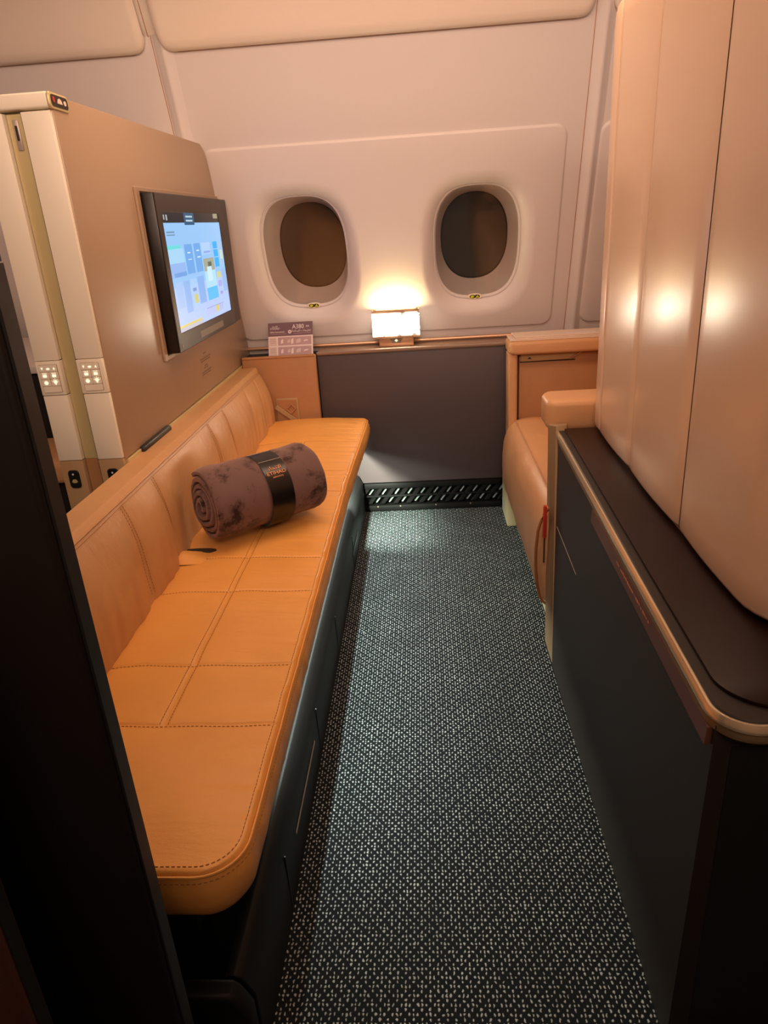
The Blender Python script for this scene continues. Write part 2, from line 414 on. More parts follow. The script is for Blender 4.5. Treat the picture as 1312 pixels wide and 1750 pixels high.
def make_window(idx, w, side):
    cu, cv, pu, pv = w
    win = thing('window_%d' % idx, HU(cu, cv - 0.235, -0.05), 'oval cabin window %s, dark pane in a deep beige surround' % side, 'window', kind='structure')
    # soft dished surround, opening lip, deep reveal
    loops = []
    for t in [i / 10 for i in range(11)]:
        k = t; hw = 0.232 + (0.180 - 0.232) * k; hh = 0.300 + (0.238 - 0.300) * k
        n = 2.9; d = 0.008 - 0.036 * k * k
        loops.append([HU(a, b, d) for a, b in superell(cu, cv, hw, hh, n, 96)])
    loft('window_surround', loops, M_WALL, win, ang=60)
    lip = [[HU(a, b, d) for a, b in superell(cu, cv, 0.180 - e, 0.238 - e, 2.9, 96)] for e, d in ((0, -0.028), (0.001, -0.033), (0.003, -0.034), (0.005, -0.030), (0.007, -0.032), (0.009, -0.039))]
    loft('window_lip', lip, M_WALL, win, ang=60)
    rev = []
    for i in range(9):
        t = i / 8; e = t ** 0.85
        hw = 0.171 + (0.139 - 0.171) * e; hh = 0.229 + (0.180 - 0.229) * e
        uu = cu + (pu - cu) * e; vv = cv + (pv - cv) * e; n = 2.9 + (2.3 - 2.9) * e
        rev.append([HU(a, b, -0.039 - 0.060 * t) for a, b in superell(uu, vv, hw, hh, n, 96)])
    loft('window_reveal', rev, M_WALL, win, ang=60)
    gk = [[HU(a, b, d) for a, b in superell(pu, pv, 0.139 - e, 0.180 - e, 2.3, 96)] for e, d in ((0, -0.099), (0.003, -0.097), (0.005, -0.103))]
    loft('window_gasket', gk, M_GAP, win, ang=60)
    prism('window_pane', superell(pu, pv, 0.136, 0.177, 2.3, 72), HU, -0.103, -0.107, M_PANE, win)
    prism('window_cover', superell(cu, cv, 0.1695, 0.2275, 2.9, 72), HU, -0.0410, -0.0420, M_GLASS, win)
    # oval sticker with two yellow marks at the foot of the opening
    sc = (cu + (0.005 if idx == 1 else -0.006), cv - 0.226)
    st = prism('sticker_plate', superell(sc[0], sc[1], 0.030, 0.012, 2.2, 32), HU, -0.034, -0.024, M_POST, win, r=0.001, seg=1)
    for s in (-1, 1):
        prism('sticker_well', superell(sc[0] + s * 0.010, sc[1] + 0.001, 0.012, 0.0085, 2, 20), HU, -0.0241, -0.0236, M_OLIVE, st)
        x = sc[0] + s * 0.0105; y = sc[1] + 0.001
        pts = [(x - 0.008, y - 0.005), (x + 0.008, y - 0.005), (x + 0.002 * s, y + 0.007)] if s > 0 else [(x - 0.008, y - 0.004), (x + 0.001, y - 0.007), (x + 0.008, y + 0.002), (x + 0.003, y + 0.006), (x - 0.006, y + 0.004)]
        prism('sticker_mark', pts, HU, -0.0236, -0.0230, M_YEL, st)
make_window(1, WIN[0], 'nearest the screen'); make_window(2, WIN[1], 'to the right of the lamp')

# overhead panels above the wall
PROF = [(2.875, 1.880), (2.850, 1.850), (2.834, 1.843), (2.820, 1.847), (2.806, 1.865), (2.785, 1.905), (2.750, 1.970), (2.700, 2.035), (2.61, 2.105), (2.45, 2.165), (2.20, 2.200), (1.90, 2.212)]
def resample(prof, n):
    P = [Vector((a, b, 0)) for a, b in prof]; L = [0]
    for i in range(1, len(P)): L.append(L[-1] + (P[i] - P[i - 1]).length)
    out = []
    for k in range(n + 1):
        s = L[-1] * (k / n) ** 1.5
        i = 0
        while i < len(P) - 2 and L[i + 1] < s: i += 1
        t = (s - L[i]) / (L[i + 1] - L[i]); out.append(P[i].lerp(P[i + 1], t))
    return out
def overhead(x0, x1):
    R = 0.055
    xs = [0, 0.003, 0.008, 0.015, 0.025, 0.035, 0.045, 0.055]
    X = [x0 + d for d in xs] + [x0 + 0.055 + (x1 - x0 - 0.11) * k / 12 for k in range(1, 12)] + [x1 - d for d in reversed(xs)]
    loops = []
    prof = resample(PROF, 30)
    for x in X:
        d = min(x - x0, x1 - x)
        lift = (R - math.sqrt(max(0, R * R - (R - min(d, R)) ** 2)))
        back = 0.018 * (1 - min(1, d / 0.022)) ** 2
        row = []
        for k, p in enumerate(prof):
            f = max(0.0, 1 - k / 12)
            q = Vector((x, p.x - lift * 0.55 * f, p.y + lift * 0.8 * f))
            q += Vector((0, 0.45, 0.89)) * back
            row.append(q)
        loops.append(row)
    loft('overhead_panel', loops, M_CEIL, ceil, closed=False, ang=60)
overhead(-2.4, -0.912); overhead(-0.866, 0.612); overhead(0.672, 2.4)
gp = [Vector((p.x + 0.02, p.y + 0.035)) for p in resample(PROF, 16)]
loft('overhead_backing', [[Vector((x, p.x, p.y)) for p in gp] for x in (-2.4, 2.4)], M_CEIL, ceil, closed=False)
tube('overhead_joint', [(-2.4, 2.845, 1.8455), (-0.96, 2.845, 1.8455)], 0.0015, M_TAN, ceil, 6)
tube('overhead_joint', [(-0.81, 2.845, 1.8455), (0.555, 2.845, 1.8455)], 0.0015, M_TAN, ceil, 6)
for x in (-0.901, 0.633):
    tube('overhead_joint', [Vector((x, p.x - 0.001, p.y - 0.001)) for p in gp], 0.0012, M_TAN, ceil, 6)

# ------------------------------------------------------------------ cabinet under the windows
cab = thing('window_cabinet', (0, 3.15, 0), 'dark brown cabinet front with copper-edged ledge below the windows', 'cabinet')
box('front_panel', -0.462, 1.0, 3.08, 3.12, 0.138, 0.735, M_DARKPANEL, cab, r=0.002)
box('ledge', -0.462, 1.0, 3.074, 3.222, 0.735, 0.750, M_LEDGE, cab, r=0.004, seg=3)
box('ledge_edge', -0.463, 1.0, 3.071, 3.082, 0.738, 0.752, M_LEDGE, cab, r=0.004, seg=3)
tube('rear_rail', [(-0.80, 3.200, 0.760), (1.0, 3.200, 0.760)], 0.008, M_COPPER, cab, 10)
box('cabinet_pocket', -0.80, -0.463, 3.165, 3.215, 0.0, 0.735, M_BLACK, cab, r=0)
box('cabinet_carcass', -0.462, 1.0, 3.12, 3.22, 0.0, 0.735, M_BLACK, cab, r=0)

M_VENT = mat('vent_black', (0.004, 0.004, 0.004), 0.6, spec=0.2)
vent = thing('vent_grille', (0, 3.08, 0), 'black floor vent with two rows of slanted openings', 'vent')
box('grille_backing', -0.297, 0.331, 3.104, 3.116, 0.002, 0.137, M_VENT, vent, r=0)
box('grille_top_rail', -0.297, 0.331, 3.066, 3.104, 0.112, 0.137, M_VENT, vent, r=0.002)
box('grille_bottom_rail', -0.297, 0.331, 3.060, 3.104, 0.002, 0.030, M_VENT, vent, r=0.003)
M_VENTGLINT = mat('vent_glint_grey', (0.22, 0.27, 0.26), 0.35)  # pale grey puts the glints on the black bars into the colour
def slat_mesh(h):
    bm = bmesh.new(); bmesh.ops.create_cube(bm, size=2)
    for v in bm.verts:
        z = v.co.z * h; v.co = Vector((v.co.x * 0.0035 + z * 0.75, v.co.y * 0.009, z))
    bevel(bm, 0.001, 1); bmesh.ops.recalc_face_normals(bm, faces=bm.faces)
    me = bpy.data.meshes.new('glint_slat'); bm.to_mesh(me); bm.free(); me.materials.append(M_VENTGLINT); return me
SM = slat_mesh(0.0125)
for row, (z, x0) in enumerate(((0.0925, -0.268), (0.0535, -0.237))):
    for k in range(11):
        x = x0 + k * 0.0603
        o = bpy.data.objects.new('glint_slat', SM); COL.objects.link(o); o.parent = vent
        o.matrix_parent_inverse = Matrix.Translation(-root_loc(vent)); o.location = (x, 3.085, z)
        q = prism('grille_web', [(x - 0.052, z - 0.019), (x - 0.030, z - 0.019), (x - 0.003, z + 0.019), (x - 0.025, z + 0.019)], XZ, 3.072, 3.103, M_VENT, vent, r=0.002, seg=1)
box('grille_mid_rail', -0.297, 0.331, 3.068, 3.104, 0.069, 0.077, M_VENT, vent, r=0.001)
for x in (-0.24, -0.135, 0.03, 0.19):
    prism('screw', superell(x, 0.026, 0.0035, 0.0035, 2, 12), XZ, 3.060, 3.0585, M_LABELGREY, vent)

# tan side pocket at the sofa's far end
pk = thing('leather_side_panel', (-0.6, 3.06, 0), 'tan leather panel with top pocket at the far end of the sofa', 'panel')
prism('panel_face', rrect(-0.785, -0.463, 0.30, 0.748, 0.010, 4), XZ, 3.040, 3.070, M_TAN, pk, r=0.005, seg=2)
tube('top_piping', [(-0.782, 3.043, 0.744), (-0.468, 3.043, 0.744)], 0.006, M_TAN, pk, 10)
pl = prism('buckle_plate', rrect(-0.655, -0.557, 0.460, 0.566, 0.006, 3), XZ, 3.034, 3.041, M_BASE, pk, r=0.002)
prism('plate_recess', rrect(-0.648, -0.564, 0.466, 0.559, 0.004, 3), XZ, 3.0325, 3.035, M_TAN, pl, r=0.001, seg=1)
obox('strap', (-0.615, 3.027, 0.498), (0.78, 0, -0.62), (0, 1, 0), (0.62, 0, 0.78), 0.055, 0.003, 0.010, M_BASE, pk)
for dx, dz, hx, hz in ((0, 0.013, 0.017, 0.003), (0, -0.013, 0.017, 0.003), (0.016, 0, 0.003, 0.013), (-0.016, 0, 0.003, 0.013)):
    ax = Vector((0.70, 0, 0.71)); az = Vector((-0.71, 0, 0.70)); c = Vector((-0.590, 3.027, 0.520)) + ax * dx + az * dz
    obox('buckle_bar', c, ax, (0, 1, 0), az, hx, 0.003, hz, M_COPPER, pk)

# ------------------------------------------------------------------ sofa
sofa = thing('sofa', (-0.55, 1.87, 0), 'long cognac leather sofa with stitched seat on a charcoal base', 'sofa')
YA, YB = 0.700, 3.012
XB = -0.715
CROSS = [1.006, 1.193, 1.503, 1.690, 2.192, 2.388, 2.693]
XL = -0.490
def xfront(y):
    f = max(0, min(1, (y - 2.2) / 0.8)); f = f * f * (3 - 2 * f)
    return -0.284 + 0.030 * f
RC, RF = 0.065, 0.05
def xlim(y):
    x = xfront(y)
    if y < YA + RC: x -= RC - math.sqrt(max(0, RC * RC - (RC - (y - YA)) ** 2))
    if y > YB - RF: x -= RF - math.sqrt(max(0, RF * RF - (RF - (YB - y)) ** 2))
    return x
def seam_wob(x): return 0.003 * math.sin(x * 17) + 0.0015 * math.sin(x * 41 + 1)
def seat_z(x, y):
    f = max(0, min(1, (y - 2.25) / 0.75)); f = f * f * (3 - 2 * f)
    z = 0.437 + 0.033 * f
    xf = xlim(y); df = xf - x; dn = y - YA; db = x - XB
    z += 0.010 * math.sin(math.pi * max(0, min(1, (x - XB) / (xf - XB)))) * min(1, dn / 0.1)
    # grooves
    g = 0
    for c in CROSS:
        d = y - (c + seam_wob(x)); g += math.exp(-(d / 0.0032) ** 2) * 1.2 + 0.45 * math.exp(-(d / 0.02) ** 2)
    if 1.0 < y < 2.70:
        d = x - XL; g += 1.1 * math.exp(-((abs(d) - 0.003) / 0.0026) ** 2) + 0.3 * math.exp(-(d / 0.016) ** 2)
    z -= 0.0026 * min(g, 1.7)
    # wrinkles drawn from the front seam
    amp = math.exp(-max(0, df) / 0.055)
    wv = noise.noise(Vector((y * 26, x * 5, 3.1))) + 0.6 * noise.noise(Vector((y * 55, x * 7, 9.7)))
    far = 0.6 + 0.8 * f
    z += 0.0085 * amp * wv * min(1, max(0, df) / 0.012) * min(1, dn / 0.15) * far
    z += 0.0025 * noise.noise(Vector((x * 9, y * 11, 1.7)))
    # soft edges
    dr = max(max(0.0, 1 - df / 0.007), max(0.0, 1 - dn / 0.007)); z -= 0.007 * (1 - math.sqrt(max(0, 1 - min(1, dr) ** 2)))
    dr = max(0.0, 1 - (YB - y) / 0.02); z -= 0.02 * (1 - math.sqrt(max(0, 1 - min(1, dr) ** 2)))
    return z
def frange(a, b, n): return [a + (b - a) * k / n for k in range(n + 1)]
ys = sorted(set([round(v, 5) for v in [YA + RC * (1 - math.cos(a * math.pi / 48)) for a in range(25)] + frange(YA + RC, YB - RF, 720) + [YB - RF * (1 - math.cos(a * math.pi / 32)) for a in range(16, -1, -1)]]))
us = frange(0, 0.90, 110)[:-1] + frange(0.90, 1.0, 18)
V = []; F = []
nu = len(us)
for y in ys:
    xl = xlim(y)
    for u in us:
        x = XB + (xl - XB) * u; V.append(Vector((x, y, seat_z(x, y))))
for j in range(len(ys) - 1):
    for i in range(nu - 1):
        a = j * nu + i; F.append((a, a + 1, a + 1 + nu, a + nu))
# boundary: near edge (back -> front), front edge, far edge back
bnd = [i for i in range(nu)] + [j * nu + nu - 1 for j in range(1, len(ys))] + [(len(ys) - 1) * nu + i for i in range(nu - 2, -1, -1)]
PR = [(0.003, -0.005), (0.007, -0.016), (0.009, -0.030), (0.008, -0.050), (0.003, -0.070), (-0.008, -0.086), (-0.024, -0.096), (-0.05, -0.099)]
base = len(V); nb = len(bnd); nrm = []
for k in range(nb):
    p = V[bnd[max(k - 3, 0)]]; q = V[bnd[min(k + 3, nb - 1)]]
    t = Vector((q.x - p.x, q.y - p.y, 0)).normalized(); nrm.append(Vector((t.y, -t.x, 0)))
for (o, dz) in PR:
    for k in range(nb):
        p = V[bnd[k]]; y = p.y
        wv = noise.noise(Vector((y * 30, p.x * 30, dz * 9)))
        V.append(Vector((p.x, p.y, p.z)) + nrm[k] * (o + 0.004 * wv * (1 if o > 0.005 else 0)) + Vector((0, 0, dz)))
for r in range(len(PR)):
    for k in range(nb - 1):
        a = bnd[k] if r == 0 else base + (r - 1) * nb + k; b = bnd[k + 1] if r == 0 else base + (r - 1) * nb + k + 1
        c = base + r * nb + k; F.append((a, c, c + 1, b))
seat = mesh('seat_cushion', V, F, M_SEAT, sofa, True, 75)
# front seam piping: two fine cords along the boundary
fp = [V[i] for i in bnd[:nu + len(ys) - 10]]
nn = nrm[:len(fp)]
step = 3
for off, dz in ((0.0035, 0.0006), (-0.0045, 0.0022)):
    tube('seam_cord', [fp[k] + nn[k] * off + Vector((0, 0, dz)) for k in range(0, len(fp), step)], 0.0021, M_SEAT, seat, 6)
def dashes(name, paths, mtl, parent, ln=0.0050, gap=0.0030, wd=0.00055, up=Vector((0, 0, 1))):
    VV = []; FF = []
    for P in paths:
        acc = 0.0; L = [0.0]
        for i in range(1, len(P)): L.append(L[-1] + (P[i] - P[i - 1]).length)
        def at(s):
            lo = 0
            import bisect
            i = min(max(bisect.bisect_right(L, s) - 1, 0), len(P) - 2)
            t = (s - L[i]) / max(1e-9, L[i + 1] - L[i]); return P[i].lerp(P[i + 1], t)
        s = 0.0
        while s + ln < L[-1]:
            a, b = at(s), at(s + ln); d = (b - a).normalized(); sd = d.cross(up).normalized() * wd; h = up * 0.0008
            n0 = len(VV)
            for p in (a, b):
                VV += [p - sd, p - sd * 0.4 + h, p + sd * 0.4 + h, p + sd]
            FF += [(n0, n0 + 1, n0 + 5, n0 + 4), (n0 + 1, n0 + 2, n0 + 6, n0 + 5), (n0 + 2, n0 + 3, n0 + 7, n0 + 6)]
            s += ln + gap
    o = mesh(name, VV, FF, mtl, parent); o['kind'] = 'stuff'; return o
sp = []
for off in (-0.0085, 0.0085):
    dz = 0.0012 if off < 0 else -0.006
    sp.append([fp[k] + nn[k] * off + Vector((0, 0, dz + (0.0075 if off < 0 else 0))) for k in range(0, len(fp), 2)])
# the inner line follows the surface
sp[0] = [Vector((p.x, p.y, seat_z(p.x, p.y) + 0.0006)) for p in sp[0]]
for c in CROSS:
    for o in (-0.0055,):
        sp.append([Vector((x, c + seam_wob(x) + o, seat_z(x, c + seam_wob(x) + o) + 0.0005)) for x in frange(XB + 0.03, xlim(c) - 0.012, 60)])
for o in (-0.0075, 0.0075):
    sp.append([Vector((XL + o, y, seat_z(XL + o, y) + 0.0005)) for y in frange(1.006, 2.693, 340)])
dashes('stitching', sp, M_THREAD, seat)

# back cushion
BS = [1.02, 1.475, 1.675, 2.19, 2.375, 2.70, 2.88]
BY0, BY1 = 0.70, 3.024
def back_pt(y, s):
    """s 0 bottom .. 1 top seam .. 2 rear of top"""
    if s <= 1:
        z = 0.38 + (0.695 - 0.38) * s
        x = -0.672 - 0.018 * s - 0.020 * max(0, (s - 0.6) / 0.4) ** 2
        lo = max([b for b in [0.6] + BS if b <= y], default=0.6); hi = min([b for b in BS + [3.06] if b > y], default=3.06)
        t = (y - lo) / (hi - lo); puff = 0.020 * math.sqrt(max(0, math.sin(math.pi * t))) * math.sin(math.pi * min(1, max(0, s * 0.98 + 0.02)))
        g = sum(math.exp(-((y - b) / 0.006) ** 2) for b in BS)
        x -= 0.036 * math.exp(-((y - 1.86) / 0.095) ** 2) * math.sin(math.pi * min(1, s * 1.1))  # dent behind the blanket roll
        x += puff - 0.003 * g * math.sin(math.pi * s)
        x += 0.005 * noise.noise(Vector((y * 9, z * 6, 2.0))) * math.sin(math.pi * s)
        x += 0.006 * noise.noise(Vector((y * 28, z * 5, 5.0))) * math.exp(-((s - 0.3) / 0.3) ** 2)
        # sag at the ends
        e = max(0, (y - (BY1 - 0.03)) / 0.03); x -= 0.012 * e * e
        return Vector((x, y, z))
    t = s - 1
    if t < 0.18:
        a = t / 0.18 * math.pi / 2
        return Vector((-0.710 - 0.016 * math.sin(a) * 0.9, y, 0.695 + 0.014 * math.sin(a)))
    q = (t - 0.18) / 0.82
    return Vector((-0.7244 - 0.0655 * q, y, 0.709 - 0.002 * q))
ss = frange(0, 1, 30) + [1 + k / 20 for k in range(1, 21)]
yy = frange(BY0, BY1, 340)
loops = [[back_pt(y, s) for s in ss] for y in yy]
ends = []
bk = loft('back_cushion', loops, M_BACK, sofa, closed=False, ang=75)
# end caps of the back cushion
for y in (BY0, BY1):
    P = [back_pt(y, s) for s in ss]
    mesh('back_end', P + [Vector((-0.79, y, 0.38))], [tuple(range(len(P) + 1))], M_BACK, bk)
tube('top_seam_cord', [back_pt(y, 1.0) + Vector((0.001, 0, 0.001)) for y in frange(BY0, BY1, 200)], 0.0022, M_BACK, bk, 6)
bp = []
for b in BS[1:5]:
    for o in (-0.006, 0.006):
        bp.append([back_pt(b + o, s) + Vector((0.0006, 0, 0)) for s in frange(0.25, 0.985, 60)])
bp.append([back_pt(y, 0.975) + Vector((0.0008, 0, 0)) for y in frange(BY0, BY1, 300)])
dashes('back_stitching', bp, M_THREAD, bk, up=Vector((1, 0, 0)))
# seat-belt slot with raised flap at the crease
fl = []
for k in range(13):
    t = k / 12; a = math.pi * t
    yv = 1.742 - 0.085 * t
    fl.append([Vector((-0.690 + 0.085 * (q / 6), yv, 0.442 + 0.020 * math.sin(a) * (1 - (q / 6) ** 1.5) + 0.001)) for q in range(7)])
loft('belt_slot_flap', fl, M_SEAT, sofa, closed=False, ang=70)
prism('belt_slot', superell(-0.640, 1.738, 0.050, 0.014, 2.2, 28), XY, 0.4405, 0.4465, M_GAP, sofa)

# charcoal base with chamfered rail
basepts = [(-0.300, 0.0), (-0.302, 0.145), (-0.318, 0.180), (-0.330, 0.190), (-0.345, 0.186), (-0.352, 0.150), (-0.352, 0.0)]
prism('base_rail', basepts, lambda a, b, d: Vector((a, d, b)), 0.726, 3.056, M_PLINTH, sofa, r=0.002, seg=1)
box('base_core', -0.79, -0.380, 0.80, 3.036, 0.0, 0.235, M_BLACK, sofa, r=0.004)
box('light_valance', -0.316, -0.304, 0.80, 3.00, 0.311, 0.362, M_BLACK, sofa, r=0.002)
box('seat_pan', -0.75, -0.385, 0.76, 3.00, 0.236, 0.345, M_BLACK, sofa, r=0.006)
prism('rail_end', [(-0.300, 0.0), (-0.302, 0.145), (-0.318, 0.180), (-0.330, 0.190), (-0.45, 0.190), (-0.45, 0.0)], lambda a, b, d: Vector((a, d, b)), 0.690, 0.724, M_PLINTH, sofa, r=0.010, seg=3)
for y in (0.98, 1.42, 1.86, 2.45):
    box('rail_joint', -0.3015, -0.2992, y, y + 0.0025, 0.02, 0.150, M_BLACK, sofa, r=0)
box('release_slot', -0.3005, -0.2985, 1.08, 1.36, 0.100, 0.106, M_SILVER, sofa, r=0.0008, seg=1)
box('release_slot', -0.3005, -0.2985, 2.42, 2.66, 0.075, 0.090, M_BLACK, sofa, r=0.0008, seg=1)

# ------------------------------------------------------------------ rolled blanket
A0 = Vector((-0.620, 1.782, 0.0)); A1 = Vector((-0.360, 2.002, 0.0))
RB = 0.110
ax = (A1 - A0); LB = ax.length; ax.normalize(); side = Vector((ax.y, -ax.x, 0)); upv = Vector((0, 0, 1))
cz = 0.4505 + RB * 0.955
C0 = Vector((A0.x, A0.y, cz))
blk = thing('rolled_blanket', (C0 + ax * LB / 2) - Vector((0, 0, RB)), 'rolled brown plush blanket held by a black paper band on the sofa', 'blanket')
TURNS = 4.4; TH = 0.019
def spiral(t):   # t 0 outer end .. 1 centre
    ang = -t * TURNS * 2 * math.pi + 2.2
    r = RB - TH / 2 - (RB - TH) * t * 0.93
    return ang, r
def squash(v):
    z = v.z
    if z < 0: v = Vector((v.x * 1.0, v.y, z * 0.955))
    return v
NT = 150
bandu = (0.46, 0.67)
def waist(u):
    e = max(0, 1 - abs((u - 0.565) / 0.16)); return 1 - 0.055 * e * e * (3 - 2 * e)
us_b = [0, 0.006, 0.02, 0.05] + frange(0.09, 0.91, 34) + [0.95, 0.98, 0.994, 1.0]
loops = []
for u in us_b:
    L = []
    edge = min(u, 1 - u) * LB
    shr = max(0, 1 - edge / 0.018) ** 2
    out = []; inn = []
    for k in range(NT + 1):
        t = k / NT; a, r = spiral(t)
        th = TH * 0.94 * (1 - 0.5 * shr)
        nz = 0.0035 * noise.noise(Vector((math.cos(a) * 3, math.sin(a) * 3 + t * 3, u * 7)))
        w_ = waist(u) * (1 - 0.02 * shr)
        jut = (0.010 * noise.noise(Vector((t * 9, 0.3, 4))) - 0.012 * (t ** 1.5)) * (1 if u < 0.5 else -1) * max(0, 1 - min(u, 1 - u) * 6)
        p0 = C0 + ax * (u * LB + jut)
        for lst, rr in ((out, r + th / 2 + nz), (inn, r - th / 2)):
            q = squash(side * (math.cos(a) * rr * w_) + upv * (math.sin(a) * rr * w_)); lst.append(p0 + q)
    loops.append(out + inn[::-1])
loft('fleece', loops, M_PLUSH, blk, cap0=False, cap1=False, ang=80)
# end faces of the rolled layers
for u_i, sgn in ((0, 1), (-1, -1)):
    L = loops[u_i]; n = NT + 1
    mesh('fleece_edge', L, [(k, k + 1, 2 * n - 2 - k, 2 * n - 1 - k) for k in range(n - 1)], M_PLUSH, blk, True, 80)
core = [[C0 + ax * (u * LB) + side * math.cos(a) * 0.05 + upv * math.sin(a) * 0.05 for a in frange(0, 2 * math.pi, 24)[:-1]] for u in (0.06, 0.94)]
loft('inner_core', core, M_GAP, blk, True, True)
# paper band
bl = []
for u in frange(bandu[0], bandu[1], 6):
    row = []
    for k in range(64):
        a = 2 * math.pi * k / 64; rr = RB * waist(0.565) + 0.0035
        row.append(C0 + ax * (u * LB) + squash(side * math.cos(a) * rr + upv * math.sin(a) * rr))
    bl.append(row)
band = loft('paper_band', bl, M_BAND, blk, ang=60)
def on_band(u, a, e=0.0009):
    rr = RB * waist(0.565) + 0.0035 + e
    return C0 + ax * (u * LB) + side * math.cos(a) * rr + upv * math.sin(a) * rr
tube('band_edge', [on_band(u, math.radians(66), 0.0004) for u in frange(bandu[0] + 0.004, bandu[1] - 0.004, 6)], 0.0011, M_SILVER, band, 6)
tube('band_edge', [on_band(u, math.radians(100), 0.0004) for u in frange(bandu[0] + 0.004, bandu[1] - 0.004, 6)], 0.0009, M_SILVER, band, 6)
AR = '\uFEA9\uFE8E\uFEA4\uFE97\uFEFB\uFE8D'
def band_text(name, body, ang, size, sx):
    a = math.radians(ang); o = on_band(0.565, a, 0.0010)
    nrm_ = side * math.cos(a) + upv * math.sin(a)
    yd = (upv * math.cos(a) - side * math.sin(a))
    text(name, body, o, ax, yd, size, M_PRINT, band, sx=sx, ext=0.0004)
band_text('arabic_lettering', AR, 50, 0.016, 1.1)
band_text('lettering', 'ETIHAD', 41.5, 0.0150, 1.15)
band_text('small_lettering', 'AIRWAYS', 35, 0.0070, 1.1)

# ------------------------------------------------------------------ partition with posts
PX = -0.79
part = thing('suite_partition', (-0.88, 2.4, 0), 'tall beige suite partition behind the sofa with twin cream end posts', 'partition')
hy = lambda z: 3.22 - 0.345 * (z - 0.775) - 0.004
ZT = 1.562
sp_pts = [(1.738, 0.718), (hy(0.718), 0.718)] + [(hy(z), z) for z in (1.0, 1.3, 1.47)] + \
         [(hy(1.52) - 0.004, 1.515), (hy(1.54) - 0.02, 1.542), (hy(1.56) - 0.055, ZT), (1.738, ZT - 0.006)]
prism('side_panel', sp_pts, YZ, PX, PX - 0.012, M_PART, part, r=0.003, seg=2)
core_pts = [(1.76, 0.0), (3.30, 0.0), (hy(0.718), 0.718), (hy(1.47), 1.47), (hy(1.54) - 0.02, 1.538), (hy(1.56) - 0.06, ZT - 0.006), (1.76, ZT - 0.01)]
prism('partition_core', core_pts, YZ, PX - 0.013, -0.966, M_POST, part, r=0.002, seg=1)
box('lower_trim', -0.803, -0.786, 1.745, 3.225, 0.703, 0.716, M_BRONZE, part, r=0.001, seg=1)
box('trim_shadow_gap', -0.803, -0.788, 1.745, 3.225, 0.690, 0.703, M_GAP, part, r=0)
# near end: two cream posts either side of a bronze track
for x0, x1 in ((-0.861, -0.794), (-0.966, -0.903)):
    p = box('end_post', x0, x1, 1.728, 1.760, 0.985, 1.524, M_POST, part, r=0.002)
    box('end_post', x0, x1, 1.728, 1.760, 0.724, 0.897, M_POST, part, r=0.002)
    box('post_base', x0, x1, 1.728, 1.760, 0.0, 0.7225, M_BASE, part, r=0.002)
    cp = box('control_panel', x0, x1, 1.726, 1.760, 0.8985, 0.9835, M_POST, part, r=0.002)
    cx = (x0 + x1) / 2
    k0, k1, z0, z1 = cx - 0.024, cx + 0.024, 0.905, 0.976
    prism('keypad', rrect(k0, k1, z0, z1, 0.003, 3), XZ, 1.7262, 1.7250, M_PART, cp, r=0.0004, seg=1)
    for (a0, a1, b0, b1) in ((k0 + .001, cx - .0005, .940, .9575), (cx + .0005, k1 - .001, .940, .9575), (k0 + .001, cx - .0005, .9225, .939), (cx + .0005, k1 - .001, .9225, .939), (k0 + .001, k1 - .001, .9585, .975), (k0 + .001, k1 - .001, .906, .9215)):
        prism('key', rrect(a0, a1, b0, b1, 0.0015, 2), XZ, 1.7252, 1.7238, M_POST, cp, r=0.0004, seg=1)
    Y0, Y1 = 1.7238, 1.7230
    def ic(pts): prism('key_icon', pts, XZ, Y0, Y1, M_ICON, cp)
    ic([(cx - .018, .969), (cx - .013, .969), (cx - .0155, .9635)])
    ic([(cx + .013, .9635), (cx + .018, .9635), (cx + .0155, .969)])
    ic(superell(cx, .9655, .0045, .0025, 2, 14))
    for sx in (-1, 1):
        ic(rrect(cx + sx * .012 - .005, cx + sx * .012 + .005, .9445, .9515, .0015, 2))
        for r_ in (-1, 0, 1):
            ic(rrect(cx + sx * .012 + r_ * .004 - .0007, cx + sx * .012 + r_ * .004 + .0007, .9530, .9555, .0003, 1))
    ic(superell(cx - .012, .9308, .005, .005, 2, 18))
    ic(superell(cx + .012, .9325, .0045, .0045, 2, 16)); ic([(cx + .0095, .930), (cx + .0145, .930), (cx + .0125, .9248), (cx + .0115, .9248)])
    for an in range(-2, 3):
        a = math.radians(90 + an * 42); c_ = (cx + .012, .9325)
        d0, d1 = 0.0058, 0.0080; px_, pz_ = -math.sin(a) * .0005, math.cos(a) * .0005
        ic([(c_[0] + math.cos(a) * d0 + px_, c_[1] + math.sin(a) * d0 + pz_), (c_[0] + math.cos(a) * d1 + px_, c_[1] + math.sin(a) * d1 + pz_), (c_[0] + math.cos(a) * d1 - px_, c_[1] + math.sin(a) * d1 - pz_), (c_[0] + math.cos(a) * d0 - px_, c_[1] + math.sin(a) * d0 - pz_)])
    bt = prism('call_button', rrect(cx - 0.015, cx + 0.015, 0.648, 0.698, 0.009, 4), XZ, 1.7282, 1.7245, M_BLACK, part, r=0.001, seg=1)
    prism('button_dot', superell(cx - .001, .687, .0025, .0025, 2, 12), XZ, 1.7245, 1.7238, M_WHITE, bt)
    prism('button_mark', [(cx - .008, .666), (cx - .004, .673), (cx + .004, .673), (cx + .008, .666), (cx + .004, .663), (cx - .004, .663)], XZ, 1.7245, 1.7238, M_BRONZE, bt)
box('track', -0.9015, -0.8645, 1.742, 1.760, 0.723, 1.523, M_BRONZE, part, r=0.001, seg=1)
box('track_base', -0.9015, -0.8645, 1.742, 1.760, 0.0, 0.722, M_TAN, part, r=0.001, seg=1)
box('track_groove', -0.8645, -0.8615, 1.735, 1.760, 0.0, 1.523, M_GAP, part, r=0)
lt = box('track_latch', -0.890, -0.876, 1.739, 1.743, 1.450, 1.512, M_SILVER, part, r=0.002)
